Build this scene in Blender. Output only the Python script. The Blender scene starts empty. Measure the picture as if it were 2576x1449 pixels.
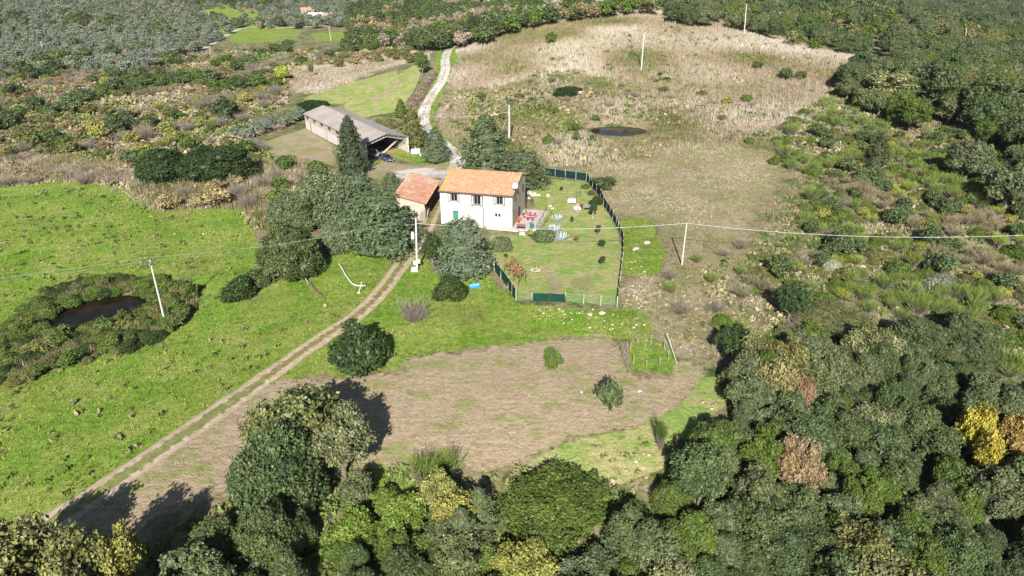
import bpy, math, random
import numpy as np
from mathutils import Vector, Matrix
# ------------------------------------------------------------------ camera, sky, sun, exposure
SC = bpy.context.scene
COL = SC.collection
CAMH = 42.0; PITCH = math.radians(25.7); FPX = 1741.0
cam_d = bpy.data.cameras.new('camera'); cam = bpy.data.objects.new('camera', cam_d); COL.objects.link(cam)
cam_d.sensor_width = 36.0; cam_d.lens = FPX/2576.0*36.0
cam_d.clip_start = 0.5; cam_d.clip_end = 9000.0
cam.location = (0, 0, CAMH); cam.rotation_euler = (math.pi/2 - PITCH, 0, 0)
SC.camera = cam
SUN_EL = math.radians(31.0); SUN_AZ = math.radians(4.0)      # light travels towards +Y, slightly +X
W = bpy.data.worlds.new('World'); SC.world = W; W.use_nodes = True
wn = W.node_tree
sky = wn.nodes.new('ShaderNodeTexSky'); sky.sky_type = 'NISHITA'; sky.sun_disc = False
sky.sun_elevation = SUN_EL
dirv = Vector((-math.sin(SUN_AZ), -math.cos(SUN_AZ), 0))      # horizontal direction to the sun
sky.sun_rotation = math.atan2(dirv.x, dirv.y)
sky.altitude = 300; sky.air_density = 1.0; sky.dust_density = 0.6
bg = wn.nodes['Background']; bg.inputs['Strength'].default_value = 0.05
wn.links.new(sky.outputs[0], bg.inputs['Color'])
sun_d = bpy.data.lights.new('sun', 'SUN'); sun_d.energy = 5.0; sun_d.angle = math.radians(0.5)
sun_d.color = (1.0, 0.955, 0.88)
sun = bpy.data.objects.new('sun', sun_d); COL.objects.link(sun)
to_sun = Vector((dirv.x*math.cos(SUN_EL), dirv.y*math.cos(SUN_EL), math.sin(SUN_EL)))
sun.rotation_euler = to_sun.to_track_quat('Z', 'Y').to_euler()
SC.view_settings.view_transform = 'Standard'; SC.view_settings.look = 'None'
SC.view_settings.exposure = 0.95; SC.view_settings.gamma = 1.0; SC.view_settings.use_curve_mapping = False
SC.cycles.max_bounces = 5; SC.cycles.diffuse_bounces = 2; SC.cycles.glossy_bounces = 2
SC.cycles.transmission_bounces = 2; SC.cycles.volume_bounces = 0
rng = np.random.default_rng(7); random.seed(7)

# ------------------------------------------------------------------ terrain height
CP, SP = math.cos(PITCH), math.sin(PITCH)
def proj(x, y, z):
    x = np.asarray(x, float); y = np.asarray(y, float); z = np.asarray(z, float) - CAMH
    fw = np.maximum(y*CP - z*SP, 0.1); dn = -(y*SP + z*CP)
    return 1288 + FPX*x/fw, 724.5 + FPX*dn/fw
TP = np.array([
 (0,110,0),(-8,125,0),(-20,120,-.4),(12,140,.3),(14,82,0),(0,83,0),(0,60,-.6),(16,52,-1.2),(-15,93,0),(-19,73,-.4),(-13,66,-.5),(5,95,0),(14,110,0),
 (-46,80,-2.2),(-60,110,-2.5),(-57,84,-3),(-95,90,-5),(-40,60,-1.6),(-30,45,-1.6),(-70,55,-4),(-20,30,-5),(-50,30,-5),
 (0,38,-6),(30,38,-7.5),(60,60,-7),(35,60,-4),(60,90,-3),(36,85,-.6),(50,115,-.2),(80,40,-11),(0,10,-13),(80,0,-16),(-80,0,-12),
 (90,110,-1),(80,150,2.5),(60,180,4.5),(110,200,6),(125,140,2),(97,150,1.4),(27,178,1.3),(50,140,1.2),(20,160,.6),(0,171,0),
 (55,225,9.6),(36,225,9.6),(10,230,7),(86,280,14.4),(40,300,17.2),(40,335,19.3),(90,320,17.4),(-10,300,11.2),(20,330,16.6),(116,300,10),(128,265,8),(136,220,7),
 (-28,160,-1.9),(-45,190,-2.1),(-12,215,2.2),(-22,175,-.6),(-66,188,-2),(-95,150,-4),(-23,290,8),(-30,255,5.5),(-60,230,0),
 (-100,190,-6),(-163,240,-9),(-150,300,-7),(-60,300,1),(-90,360,-6),(-20,370,3),(-130,480,-8),(0,480,-5),(-300,480,-10),(-200,150,-9),
 (-200,700,2),(-500,700,4),(60,430,6),(60,560,0),(100,650,-4),(197,450,13),(260,420,4),(240,300,0),(330,600,-25),(500,700,-30),(200,800,-6),(700,1200,-10),(0,1000,5),(-400,1000,10),
 (0,2500,110),(-1500,2500,120),(1500,2500,90),(-1500,700,10),(1500,700,-10),(-600,-150,-25),(600,-150,-30),(200,120,-8),(300,200,-12),(0,-150,-25),
], float)
def _U(r2): return np.where(r2 > 1e-9, r2*np.log(np.maximum(r2, 1e-9)), 0.0)
_n = len(TP); _s = 100.0
_X = TP[:, :2]/_s
_K = _U(((_X[:, None]-_X[None])**2).sum(-1)) + np.eye(_n)*0.004
_P = np.hstack([np.ones((_n, 1)), _X])
_A = np.block([[_K, _P], [_P.T, np.zeros((3, 3))]])
_sol = np.linalg.solve(_A, np.concatenate([TP[:, 2], np.zeros(3)]))
def tps(x, y):
    x = np.ravel(x)/_s; y = np.ravel(y)/_s; out = np.empty(len(x))
    for i in range(0, len(x), 20000):
        a = x[i:i+20000]; b = y[i:i+20000]
        r2 = (a[:, None]-_X[:, 0])**2 + (b[:, None]-_X[:, 1])**2
        out[i:i+20000] = _U(r2)@_sol[:_n] + _sol[_n] + _sol[_n+1]*a + _sol[_n+2]*b
    return out
def vnoise(x, y, seed=0):          # smooth value noise, -1..1
    x = np.asarray(x, float); y = np.asarray(y, float)
    xi = np.floor(x).astype(np.int64); yi = np.floor(y).astype(np.int64); fx = x-xi; fy = y-yi
    fx = fx*fx*(3-2*fx); fy = fy*fy*(3-2*fy)
    def h(a, b):
        v = (a*374761393 + b*668265263 + seed*982451653) & 0xffffffff
        v = ((v ^ (v >> 13))*1274126177) & 0xffffffff
        return ((v ^ (v >> 16)) & 0xffff)/32767.5 - 1
    return (h(xi, yi)*(1-fx)+h(xi+1, yi)*fx)*(1-fy) + (h(xi, yi+1)*(1-fx)+h(xi+1, yi+1)*fx)*fy
def axis(lo, hi, core_lo, core_hi, st, g):
    a = list(np.arange(core_lo, core_hi+.001, st)); s = st; v = a[-1]
    while v < hi: s *= g; v += s; a.append(v)
    s = st; v = a[0]; b = []
    while v > lo: s *= g; v -= s; b.append(v)
    return np.array(b[::-1]+a)
GX = axis(-1500, 1500, -62, 62, .55, 1.028)
GY = axis(-150, 2600, 40, 205, .55, 1.02)
XX, YY = np.meshgrid(GX, GY)
ZZ = tps(XX, YY).reshape(XX.shape)
def pond_dent(cx, cy, rx, ry, ang, depth, flat=None):
    global ZZ
    c, s = math.cos(ang), math.sin(ang)
    u = ((XX-cx)*c+(YY-cy)*s)/rx; v = (-(XX-cx)*s+(YY-cy)*c)/ry
    r = np.sqrt(u*u+v*v)
    k = 1/(1+np.exp((r-1)*9))
    f = np.exp(-(r/1.9)**4)
    ZZ = ZZ*(1-f) + flat*f - depth*k
pond_dent(-58.0, 86.6, 6.0, 4.1, math.radians(36), 1.1, -3.0)
pond_dent(27.6, 179.0, 7.0, 4.8, 0, 1.0, 1.3)
near = np.clip(1-np.hypot(XX/260, (YY-150)/300), 0, 1)
ZZ += near*(0.10*vnoise(XX/7, YY/7, 3) + 0.30*vnoise(XX/23, YY/23, 5)*np.clip((np.hypot(XX-0, YY-112)-22)/30, 0, 1)*(1-np.exp(-(np.hypot(XX-27.6, YY-177)/14)**4))*(1-np.exp(-(np.hypot(XX+57.5, YY-86.6)/12)**4)))
def T(x, y):
    x = np.asarray(x, float); y = np.asarray(y, float)
    i = np.clip(np.searchsorted(GX, x)-1, 0, len(GX)-2); j = np.clip(np.searchsorted(GY, y)-1, 0, len(GY)-2)
    fx = (x-GX[i])/(GX[i+1]-GX[i]); fy = (y-GY[j])/(GY[j+1]-GY[j])
    return (ZZ[j, i]*(1-fx)+ZZ[j, i+1]*fx)*(1-fy)+(ZZ[j+1, i]*(1-fx)+ZZ[j+1, i+1]*fx)*fy
_ts = 25*1.006**np.arange(0, 780)
def at(u, v, h=0.0):               # where the line of sight through (u, v) meets the ground raised by h
    a = u-1288; b = v-724.5
    dx, dy, dz = a, FPX*CP-b*SP, -(FPX*SP+b*CP)
    ts = _ts/dy; x = dx*ts; y = dy*ts; z = CAMH+dz*ts
    g = z-(T(x, y)+h); k = np.argmax(g < 0)
    if g[k] >= 0: k = len(ts)-1
    if k == 0: k = 1
    f = g[k-1]/(g[k-1]-g[k]); t = ts[k-1]+(ts[k]-ts[k-1])*f
    return float(dx*t), float(dy*t)
def at3(u, v, h=0.0):
    x, y = at(u, v, h); return Vector((x, y, float(T(x, y))))
def wpoly(pts, h=0.0): return np.array([at(u, v, h) for u, v in pts])
def inpoly(px, py, poly):
    px = np.asarray(px); py = np.asarray(py); r = np.zeros(px.shape, bool); n = len(poly)
    for i in range(n):
        x1, y1 = poly[i]; x2, y2 = poly[(i+1) % n]
        c = ((y1 > py) != (y2 > py)) & (px < (x2-x1)*(py-y1)/((y2-y1) if y2 != y1 else 1e-9)+x1)
        r ^= c
    return r
def segdist(px, py, pts, closed=True):
    d = np.full(np.shape(px), 1e9); n = len(pts)
    for i in range(n if closed else n-1):
        a = pts[i]; b = pts[(i+1) % n]; e = b-a; L = max(e@e, 1e-9)
        t = np.clip(((px-a[0])*e[0]+(py-a[1])*e[1])/L, 0, 1)
        d = np.minimum(d, np.hypot(px-a[0]-t*e[0], py-a[1]-t*e[1]))
    return d
def sdf(px, py, poly):
    d = segdist(px, py, poly); return np.where(inpoly(px, py, poly), d, -d)

# ------------------------------------------------------------------ object helpers
def tag(o, label=None, cat=None, group=None, kind=None):
    if label: o['label'] = label
    if cat: o['category'] = cat
    if group: o['group'] = group
    if kind: o['kind'] = kind
    return o
def empty(name, loc=(0, 0, 0), rz=0.0, label=None, cat=None, group=None):
    o = bpy.data.objects.new(name, None); o.empty_display_size = .3; COL.objects.link(o)
    o.location = loc; o.rotation_euler = (0, 0, rz)
    return tag(o, label, cat, group)
class MB:
    def __init__(s): s.v = []; s.f = []; s.m = []
    def add(s, vs, fs, mi=0):
        b = len(s.v); s.v += [tuple(p) for p in vs]; s.f += [tuple(i+b for i in f) for f in fs]; s.m += [mi]*len(fs); return s
    def box(s, c, sz, rz=0.0, mi=0, M=None):
        hx, hy, hz = sz[0]/2, sz[1]/2, sz[2]/2
        R = Matrix.Rotation(rz, 3, 'Z') if M is None else M
        vs = [Vector(c)+R@Vector((x*hx, y*hy, z*hz)) for x, y, z in
              [(-1,-1,-1),(1,-1,-1),(1,1,-1),(-1,1,-1),(-1,-1,1),(1,-1,1),(1,1,1),(-1,1,1)]]
        return s.add(vs, [(3,2,1,0),(4,5,6,7),(0,1,5,4),(1,2,6,5),(2,3,7,6),(3,0,4,7)], mi)
    def tube(s, p, q, r0, r1=None, n=8, mi=0, cap=True):
        if r1 is None: r1 = r0
        p = Vector(p); q = Vector(q); d = (q-p)
        if d.length < 1e-6: return s
        d.normalize(); a = d.orthogonal().normalized(); b = d.cross(a)
        vs = [p+(a*math.cos(2*math.pi*k/n)+b*math.sin(2*math.pi*k/n))*r0 for k in range(n)]
        vs += [q+(a*math.cos(2*math.pi*k/n)+b*math.sin(2*math.pi*k/n))*r1 for k in range(n)]
        fs = [(k, (k+1) % n, n+(k+1) % n, n+k) for k in range(n)]
        if cap: fs += [tuple(range(n-1, -1, -1)), tuple(range(n, 2*n))]
        return s.add(vs, fs, mi)
    def path(s, pts, r, n=6, mi=0):
        for i in range(len(pts)-1):
            r0 = r[i] if hasattr(r, '__len__') else r; r1 = r[i+1] if hasattr(r, '__len__') else r
            s.tube(pts[i], pts[i+1], r0, r1, n, mi)
        return s
    def lathe(s, prof, c=(0, 0, 0), n=14, mi=0):
        vs = []; 
        for r, z in prof:
            for k in range(n):
                a = 2*math.pi*k/n; vs.append((c[0]+r*math.cos(a), c[1]+r*math.sin(a), c[2]+z))
        fs = [(i*n+k, i*n+(k+1) % n, (i+1)*n+(k+1) % n, (i+1)*n+k) for i in range(len(prof)-1) for k in range(n)]
        fs += [tuple(range(n-1, -1, -1)), tuple((len(prof)-1)*n+k for k in range(n))]
        return s.add(vs, fs, mi)
    def build(s, name, mats, parent=None, smooth=False, bevel=0, loc=None):
        me = bpy.data.meshes.new(name); me.from_pydata(s.v, [], s.f)
        if not isinstance(mats, (list, tuple)): mats = [mats]
        for m in mats: me.materials.append(m)
        if len(mats) > 1: me.polygons.foreach_set('material_index', s.m)
        if smooth: me.polygons.foreach_set('use_smooth', [True]*len(s.f))
        me.update(); o = bpy.data.objects.new(name, me); COL.objects.link(o)
        if parent: o.parent = parent
        if loc is not None: o.location = loc
        if bevel:
            b = o.modifiers.new('bevel', 'BEVEL'); b.width = bevel; b.segments = 2; b.limit_method = 'ANGLE'
        return o
def np_mesh(name, V, F, mats, attrs=None, mi=None):
    """V (n,3), F list of (m,k) index arrays of equal k per array"""
    me = bpy.data.meshes.new(name); me.vertices.add(len(V)); me.vertices.foreach_set('co', np.asarray(V, np.float32).ravel())
    if not isinstance(F, list): F = [F]
    tot = sum(f.size for f in F); nf = sum(len(f) for f in F)
    me.loops.add(tot); me.loops.foreach_set('vertex_index', np.concatenate([f.ravel() for f in F]).astype(np.int32))
    st = []; b = 0
    for f in F:
        st.append(b+np.arange(len(f))*f.shape[1]); b += f.size
    me.polygons.add(nf); me.polygons.foreach_set('loop_start', np.concatenate(st).astype(np.int32))
    for m in (mats if isinstance(mats, (list, tuple)) else [mats]): me.materials.append(m)
    if mi is not None: me.polygons.foreach_set('material_index', np.asarray(mi, np.int32))
    for k, a in (attrs or {}).items():
        at_ = me.attributes.new(k, 'FLOAT', 'POINT'); at_.data.foreach_set('value', np.asarray(a, np.float32))
    me.update(calc_edges=True); me.validate()
    return me

# ------------------------------------------------------------------ materials
class NT:
    def __init__(s, name):
        s.mat = bpy.data.materials.new(name); s.mat.use_nodes = True; s.t = s.mat.node_tree; s.b = s.t.nodes['Principled BSDF']
        s.co = s.t.nodes.new('ShaderNodeTexCoord').outputs['Object']
    def n(s, ty, **kw):
        x = s.t.nodes.new(ty)
        for k, v in kw.items(): setattr(x, k, v)
        return x
    def put(s, sock, v):
        if isinstance(v, bpy.types.NodeSocket): s.t.links.new(v, sock)
        elif isinstance(v, (tuple, list)): sock.default_value = tuple(v)+((1,) if len(v) == 3 and sock.type == 'RGBA' else ())
        else: sock.default_value = v
    def noise(s, scale, detail=4, rough=.55, co=None, stretch=None, dist=0.0):
        x = s.n('ShaderNodeTexNoise'); x.inputs['Scale'].default_value = scale; x.inputs['Detail'].default_value = detail
        x.inputs['Roughness'].default_value = rough; x.inputs['Distortion'].default_value = dist
        c = co or s.co
        if stretch:
            m = s.n('ShaderNodeMapping'); m.inputs['Scale'].default_value = stretch[:3]
            if len(stretch) > 3: m.inputs['Rotation'].default_value = (0, 0, stretch[3])
            s.t.links.new(c, m.inputs[0]); c = m.outputs[0]
        s.t.links.new(c, x.inputs['Vector']); return x.outputs[0]
    def math(s, op, a, b=0.0, c=0.0):
        x = s.n('ShaderNodeMath', operation=op); s.put(x.inputs[0], a); s.put(x.inputs[1], b); s.put(x.inputs[2], c); return x.outputs[0]
    def rng(s, v, a, b, lo=0.0, hi=1.0):
        x = s.n('ShaderNodeMapRange', interpolation_type='SMOOTHSTEP'); s.put(x.inputs[0], v)
        for i, q in enumerate((a, b, lo, hi)): x.inputs[i+1].default_value = q
        return x.outputs[0]
    def mix(s, f, a, b, mode='MIX'):
        x = s.n('ShaderNodeMix', data_type='RGBA', blend_type=mode); s.put(x.inputs[0], f); s.put(x.inputs[6], a); s.put(x.inputs[7], b); return x.outputs[2]
    def attr(s, name): return s.n('ShaderNodeAttribute', attribute_name=name).outputs['Fac']
    def ramp(s, v, stops):
        x = s.n('ShaderNodeValToRGB'); e = x.color_ramp.elements
        while len(e) < len(stops): e.new(.5)
        for i, (p, c) in enumerate(stops): e[i].position = p; e[i].color = tuple(c)+(1,)
        s.put(x.inputs[0], v); return x.outputs[0]
    def bump(s, h, strength=.5, dist=.1):
        x = s.n('ShaderNodeBump'); x.inputs['Strength'].default_value = strength; x.inputs['Distance'].default_value = dist
        s.put(x.inputs['Height'], h); s.t.links.new(x.outputs[0], s.b.inputs['Normal'])
    def done(s, color, rough=.8, metal=0.0, spec=.3):
        s.put(s.b.inputs['Base Color'], color); s.put(s.b.inputs['Roughness'], rough); s.b.inputs['Metallic'].default_value = metal
        s.b.inputs['Specular IOR Level'].default_value = spec
        return s.mat
_mc = {}
def mat(name, col, rough=.75, metal=0.0, var=.18, scale=3.0, bump=0.0, spec=.3, alt=None, altamt=.5, stretch=None):
    if name in _mc: return _mc[name]
    s = NT(name); f = s.noise(scale, 5, .6, stretch=stretch)
    c = s.mix(s.rng(f, .3, .7), tuple(x*(1-var) for x in col), tuple(min(1, x*(1+var)) for x in col))
    if alt is not None: c = s.mix(s.rng(s.noise(scale*.37, 6, .7, stretch=stretch), .62-.3*altamt, .72), c, alt)
    if bump: s.bump(f, .6, bump)
    _mc[name] = s.done(c, rough, metal, spec); return _mc[name]
# ------------------------------------------------------------------ the ground: zones as distance fields (metres), blended in the material
ZP = {
 'lush': [[(-500,520),(0,470),(150,455),(330,476),(350,507),(420,528),(600,522),(640,560),(655,640),(760,650),(860,600),(1010,632),(1060,640),(1100,690),(1180,692),(1235,690),(1300,768),(1500,778),(1590,778),(1640,800),(1640,860),(1500,846),(1350,858),(1100,888),(1015,905),(1012,930),(870,946),(720,952),(560,1015),(340,1160),(150,1280),(-500,1500)],
          [(1568,870),(1600,852),(1670,860),(1700,900),(1700,935),(1600,945),(1575,930)],
          [(850,1180),(940,1165),(1050,1185),(1060,1230),(880,1260)],
          [(925,395),(1000,372),(1115,395),(1118,415),(1050,412),(990,395),(940,420),(925,420)],
          [(1045,300),(1060,265),(1085,215),(1095,170),(1100,125),(1160,108),(1160,130),(1150,170),(1125,210),(1095,270),(1090,300),(1130,350),(1170,400),(1150,400),(1120,370),(1080,330)],
          [(1556,560),(1590,545),(1640,560),(1680,640),(1650,690),(1600,700),(1566,690),(1570,610)],
          [(1310,140),(1420,102),(1530,85),(1560,95),(1450,120),(1330,148)],
          [(745,660),(790,690),(870,665),(900,720),(860,760),(800,765)],
          [(2060,0),(2070,15),(2110,12),(2150,15),(2150,35),(2080,38),(2040,20)],
          [(500,30),(560,12),(660,30),(700,45),(640,65),(520,60)],[(520,80),(660,66),(760,75),(740,100),(600,110)],[(780,85),(880,78),(890,100),(800,105)],[(1640,55),(1700,60),(1690,66),(1630,60)]],
 'lawn': [[(1330,590),(1325,540),(1345,520),(1340,480),(1372,448),(1475,460),(1500,492),(1535,545),(1555,590),(1566,640),(1562,690),(1552,768),(1300,752),(1245,685),(1240,640),(1230,590)],
  [(860,265),(930,225),(1000,190),(1040,165),(1070,165),(1040,230),(1000,280),(940,290),(900,300)],[(740,270),(780,240),(860,215),(1000,175),(1000,190),(860,262),(800,262)],[(1330,1160),(1450,1105),(1590,1080),(1700,1030),(1770,950),(1840,950),(1840,1010),(1720,1100),(1660,1180),(1560,1220),(1470,1180)]],
 'tan': [[(1015,905),(1200,882),(1350,862),(1530,843),(1560,880),(1570,930),(1600,948),(1690,945),(1720,905),(1770,930),(1745,980),(1690,1030),(1590,1075),(1450,1095),(1380,1125),(1310,1165),(1200,1190),(1100,1160),(1050,1185),(950,1168),(880,1190),(640,1180),(560,1230),(330,1350),(120,1320),(165,1285),(350,1165),(560,1020),(705,957),(880,950),(1005,935)]],
 'yard': [[(1372,668),(1394,672),(1412,708),(1412,745),(1385,742),(1378,700)],[(1440,700),(1480,692),(1490,730),(1450,735)],[(640,372),(700,345),(770,322),(835,365),(850,420),(790,402),(720,398)],[(920,425),(960,405),(1060,418),(1150,405),(1150,430),(1080,450),(900,450)],[(930,250),(1010,200),(1030,195),(960,250),(880,270)],[(95,0),(130,10),(125,25),(90,12)]],
 'dry': [[(1165,108),(1290,72),(1400,45),(1600,26),(1800,48),(2000,105),(2200,150),(2230,185),(2120,205),(2050,250),(1930,240),(1800,215),(1650,190),(1560,210),(1400,180),(1250,215),(1120,225),(1150,160)],[(1800,225),(2120,205),(2060,250),(1995,330),(1860,345),(1720,310),(1700,262)],
         [(690,185),(760,150),(900,125),(1000,108),(1078,118),(1080,150),(1000,165),(900,200),(800,235),(730,230),(720,205)],
         [(0,350),(120,300),(300,250),(450,235),(500,260),(300,300),(150,360),(0,400)],[(330,300),(480,260),(520,290),(400,330)],[(1110,270),(1180,250),(1180,330),(1150,370),(1100,300)],
         [(0,410),(250,400),(420,420),(600,440),(620,500),(600,525),(420,530),(340,490),(150,460),(0,470)]],
 'brown': [[(1180,255),(1300,235),(1500,225),(1700,240),(1850,262),(1960,290),(1980,330),(1900,360),(1750,330),(1600,300),(1480,310),(1500,350),(1700,350),(1650,400),(1500,400),(1380,405),(1290,370),(1270,320),(1190,320)],
           [(1570,620),(1700,700),(1800,760),(1700,800),(1590,760)]],
 'mown': [[(1380,430),(1450,425),(1600,400),(1720,360),(1830,360),(1940,380),(1960,440),(1910,520),(1880,600),(1860,690),(1790,760),(1720,800),(1780,870),(1730,910),(1640,850),(1560,800),(1570,700),(1660,690),(1690,630),(1650,560),(1540,530),(1500,480)]],
}
BANK = [(-60,960),(0,850),(110,745),(250,700),(400,710),(480,728),(485,775),(420,840),(300,875),(170,910),(60,950)]
flatX, flatY = XX.ravel(), YY.ravel()
ZA = {}
for k, polys in ZP.items():
    d = np.full(flatX.shape, -60.0)
    for p in polys: d = np.maximum(d, sdf(flatX, flatY, wpoly(p)))
    if k == 'lush': d = np.minimum(d, -sdf(flatX, flatY, wpoly(BANK))-.5)
    ZA[k] = np.clip(d, -30, 30)
def gidx(nx, ny):
    i = np.arange(ny-1)[:, None]*nx+np.arange(nx-1)[None]
    i = i.ravel(); return np.stack([i, i+1, i+nx+1, i+nx], 1)
gme = np_mesh('ground', np.stack([flatX, flatY, ZZ.ravel()], 1), gidx(len(GX), len(GY)), [], ZA)
gme.polygons.foreach_set('use_smooth', [True]*len(gme.polygons))
ground = bpy.data.objects.new('ground', gme); COL.objects.link(ground); tag(ground, kind='structure')

def ground_material():
    s = NT('ground_cover')
    big = s.noise(.035, 4, .6); mid = s.noise(.22, 5, .65); fine = s.noise(1.6, 6, .7); ultra = s.noise(7.0, 4, .7)
    warp = s.math('ADD', s.math('MULTIPLY', s.math('SUBTRACT', mid, .5), 7.0), s.math('MULTIPLY', s.math('SUBTRACT', fine, .5), 3.2))
    grain = s.noise(.62, 3, .6)
    det = s.math('MULTIPLY_ADD', s.math('SUBTRACT', s.math('ADD', s.math('ADD', s.math('MULTIPLY', fine, .5), s.math('MULTIPLY', ultra, .25)), s.math('MULTIPLY', grain, .25)), .5), 1.75, .5)
    streak = s.math('MULTIPLY_ADD', s.math('SUBTRACT', s.math('ADD', s.math('MULTIPLY', s.noise(1.3, 7, .78, stretch=(.6, 1.7, 1, .12)), .6), s.math('MULTIPLY', s.noise(3.1, 3, .7), .4)), .5), 1.5, .5)
    scrub = s.ramp(det, [(.25, (.11, .09, .045)), (.45, (.22, .18, .10)), (.6, (.31, .265, .16)), (.78, (.42, .36, .25))])
    scrub_g = s.ramp(det, [(.34, (.04, .06, .015)), (.5, (.10, .135, .035)), (.64, (.19, .20, .075))])
    base = s.mix(s.rng(mid, .42, .58), scrub, scrub_g)
    lush1 = s.ramp(det, [(.25, (.06, .12, .012)), (.5, (.155, .255, .030)), (.75, (.26, .355, .068))])
    lush2 = s.ramp(det, [(.25, (.11, .14, .026)), (.5, (.235, .28, .055)), (.75, (.37, .39, .14))])
    lush = s.mix(s.rng(s.noise(.16, 6, .72), .42, .58), lush1, lush2)
    lush = s.mix(s.rng(s.noise(.085, 7, .72), .53, .66, 0, .8), lush, s.ramp(det, [(.25, (.10, .09, .03)), (.5, (.21, .19, .065)), (.75, (.34, .29, .13))]))
    lawn = s.mix(s.rng(s.noise(.30, 6, .7), .40, .60), s.ramp(streak, [(.33, (.13, .22, .038)), (.5, (.22, .32, .068)), (.66, (.33, .40, .12))]), s.ramp(streak, [(.33, (.24, .24, .08)), (.5, (.37, .34, .15)), (.66, (.50, .43, .24))]))
    tan = s.mix(s.rng(s.noise(.26, 7, .74, stretch=(.8, 1.3, 1, .1)), .50, .62, 0, .9), s.ramp(streak, [(.30, (.24, .18, .115)), (.5, (.375, .29, .19)), (.70, (.49, .395, .28))]), s.ramp(det, [(.25, (.14, .17, .045)), (.5, (.24, .26, .085)), (.75, (.35, .32, .16))]))
    yard = s.mix(s.rng(mid, .45, .62), s.ramp(streak, [(.33, (.24, .19, .12)), (.5, (.36, .29, .19)), (.66, (.46, .38, .27))]), (.26, .255, .10))
    dry = s.mix(s.rng(s.noise(.14, 6, .7), .50, .64), s.ramp(det, [(.32, (.17, .135, .085)), (.48, (.33, .27, .19)), (.66, (.46, .395, .305))]), s.ramp(det, [(.32, (.07, .075, .025)), (.5, (.155, .16, .055)), (.66, (.24, .22, .10))]))
    brown = s.mix(s.rng(s.noise(.12, 6, .7), .42, .60), s.ramp(det, [(.32, (.065, .042, .026)), (.5, (.145, .105, .06)), (.66, (.27, .215, .135))]), s.ramp(det, [(.34, (.07, .08, .02)), (.5, (.15, .155, .05)), (.66, (.27, .23, .11))]))
    mown = s.mix(s.rng(s.noise(.13, 7, .74), .44, .60), s.ramp(det, [(.2, (.13, .135, .045)), (.5, (.25, .235, .11)), (.8, (.38, .34, .19))]), s.ramp(det, [(.2, (.19, .135, .08)), (.5, (.34, .27, .175)), (.8, (.50, .43, .31))]))
    c = base
    for k, col, w in (('dry', dry, 3.0), ('brown', brown, 4.0), ('mown', mown, 3.0), ('lush', lush, .6), ('tan', tan, .5), ('lawn', lawn, .3), ('yard', yard, 1.0)):
        amp = {'lawn': .12, 'yard': .5, 'tan': .7, 'lush': .6, 'dry': 1.6, 'brown': 1.8, 'mown': 1.4}[k]
        c = s.mix(s.rng(s.math('ADD', s.attr(k), s.math('MULTIPLY', warp, amp)), -w/2, w/2), c, col)
    far = s.n('ShaderNodeSeparateXYZ'); s.t.links.new(s.co, far.inputs[0])
    s.bump(s.math('ADD', s.math('MULTIPLY', fine, .6), s.math('MULTIPLY', ultra, .4)), .9, .45)
    return s.done(c, .9, 0, .12)
gme.materials.append(ground_material())

# water
def water(name, pts, z, grow=1.25):
    w = wpoly(pts); c = w.mean(0); w = c+(w-c)*grow
    bm = MB(); n = len(w)
    bm.add([(c[0], c[1], z)]+[(p[0], p[1], z) for p in w], [(0, 1+i, 1+(i+1) % n) for i in range(n)])
    return bm
def water_mat():
    s = NT('pond_water'); f = s.noise(.5, 3, .5)
    s.bump(s.noise(3, 2, .5), .12, .02)
    return s.done(s.mix(s.rng(f, .35, .65), (.010, .008, .004), (.022, .015, .008)), .12, 0, .08)
WM = water_mat()
def pond(name, c, rx, ry, ang, z):
    bm = MB(); n = 40; pts = []
    for k in range(n):
        a = 2*math.pi*k/n; r = 1.12+.05*math.sin(3*a+1)+.03*math.sin(7*a); u = rx*r*math.cos(a); v = ry*r*math.sin(a)
        pts.append((c[0]+u*math.cos(ang)-v*math.sin(ang), c[1]+u*math.sin(ang)+v*math.cos(ang), z))
    bm.add([(c[0], c[1], z)]+pts, [(0, 1+i, 1+(i+1) % n) for i in range(n)])
    o = bm.build(name, WM); tag(o, kind='structure'); return o
pond('pond_water', (-58.0, 86.6), 6.2, 4.4, math.radians(36), -3.35)
pond('pond_water', (27.6, 179.0), 7.4, 5.2, 0, .98)

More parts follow.
